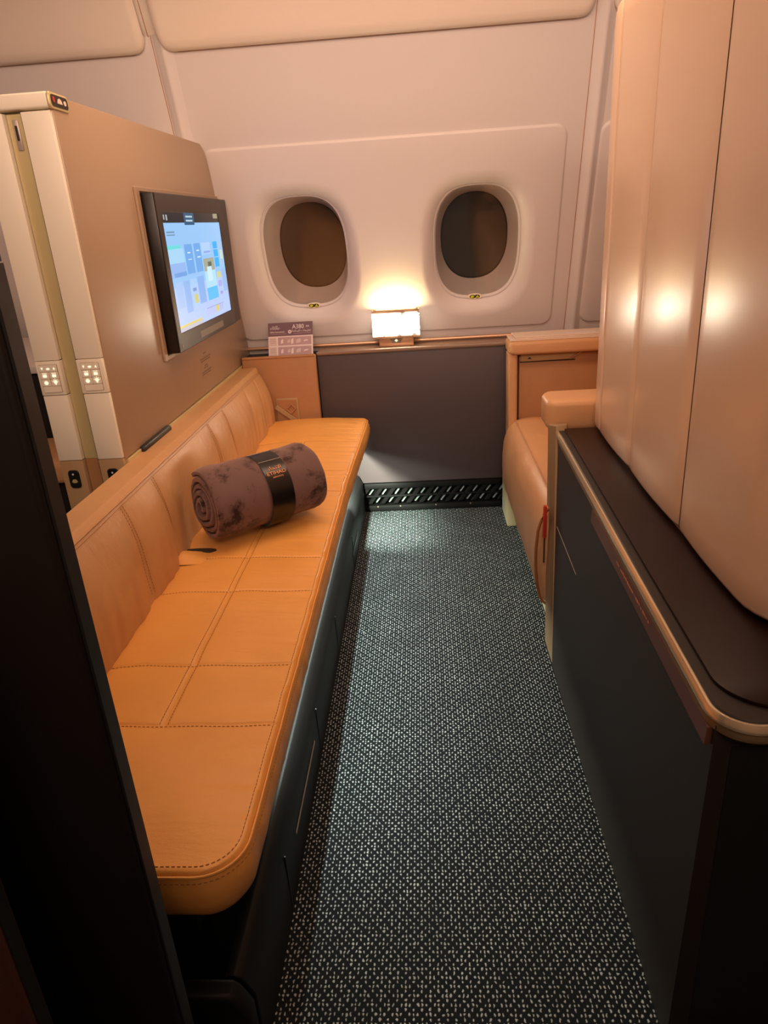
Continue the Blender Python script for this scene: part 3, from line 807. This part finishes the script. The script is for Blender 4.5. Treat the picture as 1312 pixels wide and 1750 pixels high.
box('latch_hook', -0.885, -0.880, 1.7365, 1.7395, 1.470, 1.500, M_GAP, lt, r=0.001, seg=1)
box('top_cap', -0.970, PX - 0.001, 1.724, 1.80, 1.528, 1.560, M_POST, part, r=0.006, seg=3)
ind = prism('indicator', rrect(1.722, 1.815, 1.526, 1.560, 0.010, 5), YZ, PX + 0.004, PX - 0.004, M_BRONZE, part, r=0.003)
prism('indicator_window', rrect(1.728, 1.809, 1.531, 1.555, 0.008, 5), YZ, PX + 0.0045, PX + 0.003, M_GAP, ind)
prism('indicator_icon', [(1.756, 1.539), (1.780, 1.539), (1.776, 1.547), (1.768, 1.550), (1.760, 1.547)], YZ, PX + 0.0055, PX + 0.0045, M_PAPER, ind)
prism('indicator_icon', superell(1.793, 1.543, .006, .005, 2.2, 14), YZ, PX + 0.0055, PX + 0.0045, M_PAPER, ind)
prism('indicator_icon', superell(1.740, 1.545, .004, .006, 2.2, 14), YZ, PX + 0.0055, PX + 0.0045, M_RED, ind)
prism('pull_handle', rrect(1.835, 2.065, 0.702, 0.722, 0.009, 4), YZ, PX + 0.014, PX - 0.002, M_BLACK, part, r=0.004, seg=2)
# printed notice under the screen
for z, a0, a1 in ((.855, 2.535, 2.565), (.838, 2.49, 2.62), (.830, 2.49, 2.61), (.812, 2.53, 2.565), (.805, 2.52, 2.57), (.792, 2.49, 2.61), (.784, 2.49, 2.60)):
    box('notice_line', PX, PX + 0.0006, a0, a1, z, z + 0.0035, M_INK, part, r=0)
for (a0, a1, b0, b1) in ((2.485, 2.625, .776, .7775), (2.485, 2.625, .820, .8215), (2.485, 2.4865, .776, .8215), (2.6235, 2.625, .776, .8215)):
    box('notice_frame', PX, PX + 0.0005, a0, a1, b0, b1, M_BASE, part, r=0)

# ------------------------------------------------------------------ screen on the partition
mon = thing('monitor', (-0.77, 2.52, 0.917), 'wall screen with dark bezel showing a blue menu, on the partition', 'monitor')
Y0m, Y1m, Z0m, Z1m = 2.166, 2.882, 0.918, 1.372
def frame_ring(name, o, i, x0, x1, mtl, parent):
    V = []
    for (a0, a1, b0, b1) in (o, i):
        for x in (x0, x1): V += [(x, a0, b0), (x, a1, b0), (x, a1, b1), (x, a0, b1)]
    F = []
    for k in range(4):
        n = (k + 1) % 4
        F += [(4 + k, 4 + n, 12 + n, 12 + k), (k, n, 8 + n, 8 + k)[::-1], (k, n, 4 + n, 4 + k), (8 + k, 8 + n, 12 + n, 12 + k)[::-1]]
    bm = bmesh.new(); vs = [bm.verts.new(v) for v in V]
    for f in F: bm.faces.new([vs[q] for q in f])
    bmesh.ops.recalc_face_normals(bm, faces=bm.faces); bevel(bm, 0.002, 1)
    return from_bm(name, bm, mtl, parent)
frame_ring('recess_frame', (Y0m - 0.035, Y1m + 0.16, Z0m - 0.018, Z1m + 0.016), (Y0m - 0.008, Y1m + 0.13, Z0m - 0.004, Z1m + 0.003), PX, PX + 0.008, M_PART, mon)
box('housing', PX, -0.748, Y0m, Y1m + 0.10, Z0m, Z1m, M_BEZSIDE, mon, r=0.003)
SY0, SY1, SZ0, SZ1 = 2.203, 2.838, 0.973, 1.320
bez = frame_ring('bezel', (Y0m, Y1m, Z0m, Z1m), (SY0, SY1, SZ0, SZ1), -0.748, -0.744, M_BEZEL, mon)
box('bezel_label', -0.7442, -0.7434, 2.395, 2.69, 0.930, 0.952, M_LABELGREY, bez, r=0.0003, seg=1)
box('bezel_line', -0.7442, -0.7436, 2.262, 2.265, 0.919, 0.962, M_LABELGREY, bez, r=0)
M_SCR = emis('screen_blue_white', (0.34, 0.62, 1.0), 0.95)
scr = box('screen', -0.7475, -0.7465, SY0, SY1, SZ0, SZ1, M_SCR, mon, r=0)
SCOL = {}
def scol(c, s=1.0):
    k = (c, s)
    if k not in SCOL: SCOL[k] = emis('screen_colour', c, s)
    return SCOL[k]
def tile(s0, s1, t0, t1, c, lay=0):
    """s across 0..1 (near to far), t down 0..1"""
    y0 = SY0 + (SY1 - SY0) * s0; y1 = SY0 + (SY1 - SY0) * s1; z1 = SZ1 - (SZ1 - SZ0) * t0; z0 = SZ1 - (SZ1 - SZ0) * t1
    x = -0.7465 + 0.0003 + lay * 0.0003
    box('screen_tile', x - 0.0003, x, y0, y1, z0, z1, scol(c), scr, r=0)
WB = (0.42, 0.60, 1.0)
tile(0, 1, 0, 0.085, (0.015, 0.016, 0.022))
tile(.33, .50, 0.0, .105, (0.02, 0.10, 0.20), 1); tile(.36, .47, .025, .04, (.5, .65, .75), 2); tile(.36, .47, .060, .075, (.5, .65, .75), 2)
tile(.02, .035, .02, .06, (.4, .45, .45), 1); tile(.055, .075, .02, .065, (.4, .45, .45), 1)
tile(.88, .97, .0, .045, (.35, .32, .22), 1)
tile(.03, .15, .155, .168, (.16, .30, .45)); tile(.03, .15, .180, .190, (.16, .30, .45))
tile(0, 1, .62, 1.0, (0.46, 0.62, 1.0)); 
tile(.0, .20, .27, .30, (.14, .75, .75), 1)
tile(.0, .24, .30, .42, (.40, .70, .95), 1); tile(.0, .24, .42, .54, (.30, .50, .90), 1); tile(.05, .24, .50, .535, (.17, .38, .78), 2)
tile(.26, .39, .27, .53, (.17, .42, .85), 1); tile(.42, .54, .27, .53, (.17, .42, .85), 1)
tile(.30, .35, .34, .35, (.8, .9, 1), 2); tile(.30, .36, .40, .408, (.6, .8, 1), 2); tile(.46, .51, .33, .34, (.8, .9, 1), 2); tile(.46, .52, .39, .40, (.8, .9, 1), 2)
tile(.56, .73, .27, .38, (.45, .66, 1.0), 1); tile(.59, .72, .35, .37, (.28, .42, .85), 2)
tile(.56, .77, .42, .54, (.40, .42, .32), 1); tile(.56, .77, .54, .70, (.45, .78, .95), 1); tile(.64, .71, .455, .50, (.12, .15, .10), 2); tile(.61, .70, .50, .64, (.62, .88, 1.0), 2); tile(.56, .77, .70, .82, (.10, .55, .95), 1)
tile(.79, .88, .27, .52, (.03, .45, .95), 1); tile(.79, .88, .34, .345, (.6, .8, 1), 2); tile(.79, .88, .42, .425, (.6, .8, 1), 2)
tile(.90, .99, .28, .50, (.38, .58, .85), 1); tile(.92, .97, .36, .45, (.60, .75, .60), 2)
tile(.80, .88, .57, .63, (.70, .66, .25), 1); tile(.80, .88, .66, .72, (.40, .45, .85), 1); tile(.82, .87, .77, .80, (.38, .34, .75), 1); tile(.90, .99, .55, .78, (.30, .52, .85), 1)
tile(.04, .14, .58, .80, (.40, .58, .95), 1); tile(.16, .26, .58, .86, (.30, .50, .90), 1); tile(.28, .38, .58, .83, (.42, .64, .98), 1); tile(.40, .52, .57, .82, (.26, .47, .88), 1)
tile(.31, .37, .72, .80, (.65, .62, .22), 2); tile(.30, .36, .66, .69, (.2, .35, .65), 2)
tile(.50, .85, .885, .89, (.22, .28, .50), 1); tile(.50, .82, .89, .955, (.50, .58, .95), 1); tile(.68, .74, .892, .95, (.72, .62, .18), 2); tile(.77, .775, .89, .95, (.3, .35, .6), 2); tile(.81, .815, .89, .95, (.3, .35, .6), 2)
tile(.0, .38, .945, .965, (.75, .62, .15), 1); tile(0, .4, .965, 1.0, (.55, .55, .65), 1)
prism('lens_dot', superell(2.195, 0.935, .006, .006, 2, 14), YZ, -0.7442, -0.7430, M_LABELGREY, bez)

# ------------------------------------------------------------------ lamp on the ledge
lamp = thing('ledge_lamp', (-0.114, 3.15, 0.75), 'small glowing box lamp with pearl slats on a copper foot between the windows', 'lamp')
LX0, LX1, LY0, LY1, LZ0, LZ1 = -0.214, -0.012, 3.105, 3.160, 0.790, 0.905
box('lamp_foot', -0.190, -0.040, 3.118, 3.150, 0.7508, 0.789, M_COPPER, lamp, r=0.003)
bg = prism('foot_badge', [(-0.146, .7885), (-0.084, .7885), (-0.098, .766), (-0.132, .766)], XZ, 3.1185, 3.116, M_LABELGREY, lamp, r=0.0006, seg=1)
prism('badge_light', [(-0.123, .777), (-0.115, .783), (-0.107, .777), (-0.115, .7695)], XZ, 3.1162, 3.1152, M_ICON, bg)
def open_box(name, x0, x1, y0, y1, z0, z1, t, mtl, parent):
    bm = bmesh.new()
    for (a, b, c, d) in ((x0, x1, y0, y0 + t), (x0, x1, y1 - t, y1), (x0, x0 + t, y0 + t, y1 - t), (x1 - t, x1, y0 + t, y1 - t)):
        r = bmesh.ops.create_cube(bm, size=1)
        for v in r['verts']: v.co = Vector(((a + b) / 2 + v.co.x * (b - a), (c + d) / 2 + v.co.y * (d - c), (z0 + z1) / 2 + v.co.z * (z1 - z0)))
    return from_bm(name, bm, mtl, parent, False)
shade = open_box('lamp_shade', LX0 + .003, LX1 - .003, LY0 + .004, LY1 - .003, LZ0 + .004, LZ1 - .004, 0.003, M_SHADE, lamp)
open_box('top_frame', LX0, LX1, LY0, LY1, LZ1 - .010, LZ1, 0.004, M_COPPER, lamp)
open_box('bottom_frame', LX0, LX1, LY0, LY1, LZ0 - .002, LZ0 + .007, 0.004, M_COPPER, lamp)
bm = bmesh.new(); rng = random.Random(4); z = LZ0 + 0.008; rows = 17; hz = (LZ1 - LZ0 - 0.019) / rows
for r_ in range(rows):
    x = LX0
    while x < LX1 - 0.002:
        wd = rng.uniform(0.03, 0.09); x1 = min(LX1, x + wd)
        pr = rng.uniform(0.0, 0.0022); gp_ = 0.0010 if rng.random() < 0.6 else rng.choice((0.0016, 0.0026))
        rr = bmesh.ops.create_cube(bm, size=1)
        for v in rr['verts']: v.co = Vector(((x + x1) / 2 + v.co.x * (x1 - x - .0004), LY0 + 0.001 - pr / 2 + v.co.y * (0.004 + pr), z + hz / 2 + v.co.z * (hz - gp_)))
        x = x1 + (rng.uniform(0.008, 0.022) if rng.random() < 0.28 else 0.0)
    z += hz
sl = from_bm('pearl_slats', bm, M_SLAT, lamp, False); sl['kind'] = 'stuff'
pt = area('lamp_up_light', (-0.113, 3.135, 0.903), (-0.113, 3.150, 1.2), 0.17, 0.03, 1.3, (1.0, 0.74, 0.36))
pt.parent = lamp; pt.matrix_parent_inverse = Matrix.Translation(-root_loc(lamp))

# safety card standing in the pocket
cd = thing('safety_card', (-0.577, 3.10, 0.735), 'purple and mauve aircraft safety card standing behind the leather panel', 'card')
CO = Vector((-0.678, 3.090, 0.700)); CXd = Vector((1, 0, 0)); CYd = Vector((0.045, 0.22, 0.974)).normalized(); CN = CXd.cross(CYd).normalized() * -1
CW, CH = 0.196, 0.182
def CP(a, b, d): return CO + CXd * a + CYd * b - CN * -d if False else CO + CXd * a + CYd * b + (CYd.cross(CXd)).normalized() * -d
NF = (CXd.cross(CYd)).normalized()      # faces the cabin (-y)
def CP(a, b, d): return CO + CXd * a + CYd * b + NF * d
prism('card_sheet', [(0, 0), (CW, 0), (CW, CH), (0, CH)], CP, -0.0012, 0, M_CARD, cd)
prism('card_header', [(0, .125), (CW, .125), (CW, CH), (0, CH)], CP, 0, 0.0004, M_PURPLE, cd)
for b0, b1 in ((.085, .120), (.043, .079), (.003, .038)):
    prism('card_cell', [(.004, b0), (.036, b0), (.036, b1), (.004, b1)], CP, 0, 0.0004, M_MAUVE2, cd)
    row = prism('card_row', [(.042, b0), (.189, b0), (.189, b1), (.042, b1)], CP, 0, 0.0004, M_MAUVE, cd)
    for k, (c_, w_, h_) in enumerate(((.060, .010, .020), (.090, .012, .016), (.105, .010, .026), (.132, .020, .020), (.165, .018, .008))):
        m_ = b0 + (b1 - b0) / 2
        prism('card_pictogram', [(c_ - w_ / 2, m_ - h_ / 2), (c_ + w_ / 2, m_ - h_ / 2 + .003), (c_ + w_ / 2, m_ + h_ / 2), (c_ - w_ / 4, m_ + h_ / 3), (c_ - w_ / 2, m_)], CP, 0.0004, 0.0007, M_MAUVE2 if k % 2 else M_CARD, row)
    for q in (.008, .016, .024): 
        if b1 - q > b0: prism('card_text_line', [(.008, b1 - q), (.031, b1 - q), (.031, b1 - q + .002), (.008, b1 - q + .002)], CP, 0.0004, 0.0006, M_MAUVE, row)
def ctext(n, s, a, b, size, al='LEFT', sx=1.0): text(n, s, CP(a, b, 0.0008), CXd, CYd, size, M_WHITE, cd, al, 0.0002, sx)
ctext('card_title', 'A380', .106, .162, .026, sx=0.92); ctext('card_suffix', '800', .166, .162, .010)
ctext('card_arabic', AR, .030, .166, .010, 'CENTER'); ctext('card_brand', 'ETIHAD', .030, .157, .011, 'CENTER', 1.1)
ctext('card_heading', 'Safety Instructions', .008, .143, .0105, sx=0.82)
ctext('card_arabic_heading', '\uFE94\uFEE3\uFEFC\uFEB4\uFEDF\uFE8D \uFE95\uFE8E\uFEE4\uFEF4\uFEE0\uFECC\uFE97', .188, .145, .013, 'RIGHT')
prism('card_rule', [(.008, .1335), (.080, .1335), (.080, .1350), (.008, .1350)], CP, .0004, .0007, M_MAUVE, cd)
prism('card_rule', [(.112, .1335), (.188, .1335), (.188, .1350), (.112, .1350)], CP, .0004, .0007, M_MAUVE, cd)
prism('card_mark', superell(.095, .142, .0075, .0075, 2, 20), CP, .0004, .0007, M_CARD, cd)
prism('card_mark', superell(.095, .142, .0030, .0030, 2, 14), CP, .0007, .0009, M_PURPLE, cd)

# ------------------------------------------------------------------ armchair on the right
ch = thing('armchair', (0.55, 2.45, 0), 'tan leather armchair with waterfall seat beside the window cabinet', 'armchair')
# far side wing
box('wing_panel', 0.392, 0.98, 2.952, 3.02, 0.20, 0.716, M_TAN, ch, r=0.004)
prism('wing_post', rrect(0.346, 0.384, 2.925, 3.03, 0.014, 4), XY, 0.02, 0.724, M_CHAIR, ch, r=0.003, seg=1)
box('wing_groove', 0.3835, 0.393, 2.958, 3.0, 0.20, 0.718, M_GAP, ch, r=0)
prism('wing_armrest', rrect(0.346, 1.0, 2.905, 3.066, 0.030, 5), XY, 0.722, 0.776, M_CHAIR, ch, r=0.014, seg=4)
tb = prism('tray_bar', [(0.398, 0.688), (0.600, 0.690), (0.640, 0.712), (0.640, 0.717), (0.398, 0.717)], XZ, 2.946, 2.953, M_BASE, ch, r=0.001, seg=1)
box('tray_shadow_gap', 0.394, 0.62, 2.949, 2.953, 0.684, 0.688, M_GAP, ch, r=0)
obox('tray_latch', (0.618, 2.943, 0.704), (0.88, 0, 0.475), (0, 1, 0), (-0.475, 0, 0.88), 0.026, 0.003, 0.003, M_COPPER, tb)
prism('tray_mark', [(0.425, .698), (0.442, .698), (0.434, .706)], XZ, 2.9455, 2.944, M_GAP, tb)
# waterfall seat cushion
prof = [(0.80, 0.440), (0.60, 0.452), (0.45, 0.458), (0.395, 0.452), (0.362, 0.435), (0.340, 0.405), (0.327, 0.360), (0.322, 0.300), (0.322, 0.240), (0.327, 0.180), (0.337, 0.130), (0.352, 0.105), (0.375, 0.100), (0.400, 0.130), (0.420, 0.20), (0.80, 0.25)]
def rs(prof, n):
    P = [Vector((a, 0, b)) for a, b in prof]; L = [0]
    for i in range(1, len(P)): L.append(L[-1] + (P[i] - P[i - 1]).length)
    out = []
    for k in range(n):
        s = L[-1] * k / (n - 1); i = 0
        while i < len(P) - 2 and L[i + 1] < s: i += 1
        out.append(P[i].lerp(P[i + 1], (s - L[i]) / (L[i + 1] - L[i])))
    return out
PF = rs(prof, 70); cen = Vector((0.43, 0, 0.36))
loops = []
CY0, CY1 = 1.972, 2.945
for k in range(61):
    t = k / 60; y = CY0 + (CY1 - CY0) * t
    e = min(y - CY0, CY1 - y); rr = 0.022
    sh = (rr - math.sqrt(max(0, rr * rr - (rr - min(e, rr)) ** 2)))
    row = []
    for j, p in enumerate(PF):
        n0 = PF[max(j - 1, 0)]; n1 = PF[min(j + 1, len(PF) - 1)]; tg = (n1 - n0).normalized(); nr = Vector((tg.z, 0, -tg.x))
        # outward is away from the cushion centre
        if nr.dot(p - cen) < 0: nr = -nr
        gv = 0.004 * math.exp(-((y - 2.42) / 0.006) ** 2) * 0
        q = p - nr * (sh + gv) + nr * 0.004 * noise.noise(Vector((y * 7, j * 0.12, 6)))
        row.append(Vector((q.x, y, q.z + (0.03 * max(0, (2.2 - y) / 0.27) if False else 0))))
    loops.append(row)
sc = loft('seat_cushion', loops, M_CHAIR, ch, cap0=True, cap1=True, closed=False, ang=70)
# piping round the near end and a stitched line along the top
tube('end_piping', [Vector((p.x - 0.002 if p.x < 0.4 else p.x, CY0 + 0.006, p.z + (0.002 if p.z > 0.4 else 0))) for p in PF[14:58]], 0.0045, M_THREAD, sc, 8)
dl = []
for o in (0.0, 0.009):
    dl.append([Vector((0.370 + o, y, 0.4465 + o * 0.45)) for y in frange(1.99, 2.92, 80)])
dashes('chair_stitching', dl, M_PAPER, sc)
tube('top_seam', [Vector((0.3745, y, 0.4475)) for y in frange(1.98, 2.93, 60)], 0.0022, M_CHAIR, sc, 6)
# base in cream
box('chair_base', 0.374, 0.90, 1.96, 2.90, 0.0, 0.30, M_CREAM, ch, r=0.006)
box('base_foot', 0.333, 0.372, 2.835, 3.03, 0.0, 0.18, M_CREAM, ch, r=0.004)
# near arm
def column(name, z0, z1, mtl):
    f = lambda p, q, z: Vector(p).lerp(Vector(q), z / 0.66)
    ring = []
    for z in (z0, z1):
        a = f((0.346, 1.8035, 0), (0.383, 2.036, 0.66), z); b = f((0.346, 1.93, 0), (0.360, 2.060, 0.66), z)
        ring.append([a, b, b + Vector((0.06, 0.004, 0)), a + Vector((0.03, 0.006, 0))])
    bm = bmesh.new(); vs = [[bm.verts.new(v) for v in L] for L in ring]
    for k in range(4): bm.faces.new((vs[0][k], vs[0][(k + 1) % 4], vs[1][(k + 1) % 4], vs[1][k]))
    bm.faces.new(vs[0][::-1]); bm.faces.new(vs[1]); bmesh.ops.recalc_face_normals(bm, faces=bm.faces); bevel(bm, 0.003, 2)
    return from_bm(name, bm, mtl, ch)
M_COL = mat('arm_plastic', (0.32, 0.21, 0.115), 0.5, spec=0.3)
column('arm_column', 0.0, 0.668, M_COL)
prism('arm_pad', [(0.98, 2.068), (0.98, 2.215)] + [(0.395 + 0.035 * math.cos(t), 2.180 + 0.035 * math.sin(t)) for t in frange(math.pi / 2, math.pi, 6)] + [(0.395 + 0.035 * math.cos(t), 2.103 + 0.035 * math.sin(t)) for t in frange(math.pi, 1.5 * math.pi, 6)], XY, 0.640, 0.735, M_CHAIR, ch, r=0.020, seg=5)
box('chair_back', 0.76, 0.90, 2.22, 2.90, 0.30, 1.10, M_CHAIR, ch, r=0.03, seg=4)
tg = box('pull_tab', 0.336, 0.346, 1.950, 1.964, 0.345, 0.450, M_RED, ch, r=0.003)
box('tab_cord', 0.339, 0.343, 1.954, 1.959, 0.262, 0.346, M_GAP, ch, r=0.001, seg=1)

pap = thing('paper_stack', (0.53, 3.0, 0.776), 'thin stack of pale menus lying on the armrest by the wall', 'paper')
for k, (a, b, c_, d_, z) in enumerate(((0.352, 0.80, 2.918, 3.055, 0.7765), (0.376, 0.82, 2.928, 3.060, 0.7815), (0.372, 0.78, 2.934, 3.064, 0.7865))):
    box('menu_card', a, b, c_, d_, z, z + 0.0045, M_PAPER, pap, r=0.001, seg=1)
box('menu_print', 0.58, 0.70, 2.95, 2.99, 0.791, 0.7914, M_CARD, pap, r=0)

# ------------------------------------------------------------------ console on the right
con = thing('side_console', (0.55, 1.27, 0), 'long charcoal console with champagne trim and glossy brown top', 'console')
mesh('console_body', [(0.346, 1.800, 0), (0.344, 0.745, 0), (1.0, 0.745, 0), (1.0, 1.80, 0), (0.386, 2.028, 0.632), (0.352, 0.745, 0.632), (1.0, 0.745, 0.632), (1.0, 2.028, 0.632)],
     [(0, 1, 5, 4), (1, 2, 6, 5), (2, 3, 7, 6), (3, 0, 4, 7), (4, 5, 6, 7), (3, 2, 1, 0)], M_CONS, con)
box('end_recess', 0.375, 1.0, 0.7435, 0.7455, 0.0, 0.60, M_BLACK, con, r=0)
def cpath(x0, y0, r, y1=2.030, x1=1.05, n=10):
    P = [(x0 + 0.036, y1), (x0 + 0.018, (y1 + y0 + r) / 2), (x0, y0 + r)]
    for k in range(1, n + 1):
        a = math.pi + k / n * math.pi / 2
        P.append((x0 + r + r * math.cos(a), y0 + r + r * math.sin(a)))
    P.append((x1, y0)); return P
def band_strip(name, o, i, z0, z1, mtl, r=0.001):
    """strip between two offset console outlines"""
    loops = []
    for (a, b) in zip(o, i):
        loops.append([Vector((a[0], a[1], z0)), Vector((a[0], a[1], z0 + (z1 - z0) * .35)), Vector(((a[0] + b[0]) / 2, (a[1] + b[1]) / 2, z1)), Vector((b[0], b[1], z1)), Vector((b[0], b[1], z0))])
    return loft(name, loops, mtl, con, cap0=True, cap1=True, ang=30)
band_strip('gold_trim', cpath(0.344, 0.716, 0.055), cpath(0.352, 0.724, 0.047), 0.640, 0.652, M_GOLD)
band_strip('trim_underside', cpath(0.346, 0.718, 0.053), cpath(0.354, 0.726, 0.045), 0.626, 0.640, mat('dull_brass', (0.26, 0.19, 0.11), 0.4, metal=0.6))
top_o = cpath(0.352, 0.724, 0.047) ; 
prism('top_border', top_o + [(1.05, 2.030)], XY, 0.632, 0.655, M_CONS, con, r=0.0015, seg=1)
prism('console_top', cpath(0.368, 0.745, 0.07, y1=2.030) + [(1.05, 2.030)], XY, 0.655, 0.661, M_CTOP, con, r=0.0015, seg=2)
lip = mesh('label_lip', [(0.343, 0.752, 0.598), (0.362, 1.490, 0.598), (0.372, 1.490, 0.598), (0.353, 0.752, 0.598), (0.345, 0.752, 0.625), (0.364, 1.490, 0.625), (0.374, 1.490, 0.625), (0.355, 0.752, 0.625)],
     [(0, 1, 5, 4), (1, 2, 6, 5), (2, 3, 7, 6), (3, 0, 4, 7), (4, 5, 6, 7), (3, 2, 1, 0)], M_CSTRIP, con)
# tiny illegible caption on the lip
rng = random.Random(11); VV = []; FF = []
y = 1.245
while y > 1.02:
    wd = rng.uniform(0.003, 0.009)
    if rng.random() < 0.86:
        z0 = 0.6155 + rng.uniform(-.0012, .0004); z1 = 0.6200 + rng.uniform(-.001, .0015); n0 = len(VV)
        xx = 0.3436 + 0.0258 * (y - 0.752); VV += [(xx, y, z0), (xx - .0258 * wd * .7, y - wd * 0.7, z0), (xx - .0258 * wd * .7, y - wd * 0.7, z1), (xx, y, z1)]; FF.append((n0, n0 + 1, n0 + 2, n0 + 3))
    y -= wd
cap = mesh('caption', VV, FF, M_PRINT, lip); cap['kind'] = 'stuff'
tube('seam_highlight', [(0.3665, 1.90, 0.405), (0.3595, 1.60, 0.405)], 0.0009, M_SILVER, con, 6)  # panel seam with its thin edge highlight put into a pale silver line

# beige seat shell standing on the console
sh = thing('seat_shell', (0.7, 1.5, 0.66), 'tall beige seat shell of upright panels standing on the console', 'seat shell')
Z0s, Z1s = 0.672, 1.690
def shell_panel(y0, y1, xa, xb, bulge=0.004, round_far=0.0, round_near=0.0, topround=0.0):
    """vertical panel, outer face towards -x, slightly bowed"""
    pts = []
    n = 16
    if round_far:
        for k in range(8):
            a = k / 8 * math.pi / 2
            pts.append((xb + round_far - round_far * math.sin(a), y1 + 0.0 - round_far + round_far * math.cos(a)))
    for k in range(n + 1):
        t = k / n; yv = (y1 - round_far) + ((y0 + round_near) - (y1 - round_far)) * t
        e = min(t, 1 - t) * (y1 - y0)
        xx = xb + (xa - xb) * t - bulge * math.sin(math.pi * t)
        if e < 0.010 and not (round_far and t < 0.5) and not (round_near and t > 0.5): xx += 0.0035 * (1 - e / 0.010) ** 2
        pts.append((xx, yv))
    if round_near:
        for k in range(1, 9):
            a = k / 8 * math.pi / 2
            pts.append((xa + round_near - round_near * math.cos(a), y0 + round_near - round_near * math.sin(a)))
        pts.append((1.05, y0))
    loops = []
    zs = frange(0, 1, 40)
    def ring(z, inset):
        return [Vector((p[0] + inset, p[1], z)) for p in pts]
    rows = [(Z0s + 0.006, 0.012), (Z0s, 0.006), (Z0s + 0.001, 0.002), (Z0s + 0.006, 0.0)]
    rows += [(Z0s + 0.006 + (Z1s - Z0s - 0.012) * k / 24, 0.0) for k in range(1, 25)]
    rows += [(Z1s - 0.002, 0.002), (Z1s, 0.008), (Z1s, 0.040)]
    for z, ins in rows:
        L = ring(z, ins)
        if topround:   # round the upper far corner
            for q in range(len(L)):
                dy = y1 - L[q].y
                if dy < topround:
                    cap_ = Z1s - topround + math.sqrt(max(0, topround ** 2 - (topround - dy) ** 2))
                    if L[q].z > cap_: L[q].z = cap_
        loops.append(L)
    return loft('shell_panel', loops, M_SHELL, sh, closed=False, ang=60)
shell_panel(1.9538, 2.060, 0.484, 0.487, 0.001, round_far=0.045, topround=0.10)
shell_panel(1.632, 1.953, 0.478, 0.484, 0.004)
shell_panel(1.2742, 1.6312, 0.474, 0.478, 0.005)
shell_panel(0.880, 1.273, 0.470, 0.475, 0.004, round_near=0.11)
core = [(0.497, 2.035), (0.486, 1.4), (0.482, 1.02), (0.57, 0.91), (1.05, 0.91), (1.05, 2.035)]
prism('shell_core', core, XY, 0.661, 1.60, M_TAN, sh, r=0)
box('shell_far_side', 0.53, 1.05, 2.025, 2.059, 0.672, 1.59, M_SHELL, sh, r=0.004)

# ------------------------------------------------------------------ dark door leaves at the entrance
d1 = thing('suite_door', (-0.85, 0.60, 0), 'near-black suite door leaf standing in front of the sofa end', 'door')
prism('door_leaf', rrect(-1.50, -0.352, 0.0, 1.257, 0.010, 4), XZ, 0.585, 0.622, M_DOOR, d1, r=0.006, seg=3)
box('door_edge_strip', -0.3525, -0.349, 0.592, 0.615, 0.02, 1.24, M_BLACK, d1, r=0.001, seg=1)
d2 = thing('door_frame_post', (-0.9, 0.48, 0), 'dark reddish-brown post at the lower left corner, nearest the viewer', 'post')
prism('post_face', rrect(-1.50, -0.443, 0.0, 0.95, 0.02, 4), XZ, 0.470, 0.500, M_DOOR2, d2, r=0.006, seg=3)
box('post_trim', -0.4445, -0.441, 0.476, 0.494, 0.01, 0.93, M_BLACK, d2, r=0.001, seg=1)

# ------------------------------------------------------------------ neighbouring suite, glimpsed past the posts
nb_ = thing('neighbour_cabinet', (-1.5, 2.5, 0), 'dark low cabinet of the next suite behind the left post', 'cabinet')
box('cabinet_body', -1.95, -1.02, 2.30, 3.05, 0.0, 0.86, M_DOOR, nb_, r=0.01, seg=2)
box('cabinet_top', -1.97, -1.01, 2.28, 3.06, 0.86, 0.885, M_WALL, nb_, r=0.004)
na = thing('neighbour_chair', (-1.08, 1.95, 0), 'tan leather chair arm of the next suite beside the left post', 'chair')
prism('arm_cushion', rrect(-1.30, -1.00, 1.90, 2.20, 0.03, 4), XY, 0.60, 0.665, M_CHAIR, na, r=0.015, seg=3)
box('arm_support', -1.28, -1.02, 1.93, 2.17, 0.0, 0.60, M_DOOR, na, r=0.01)
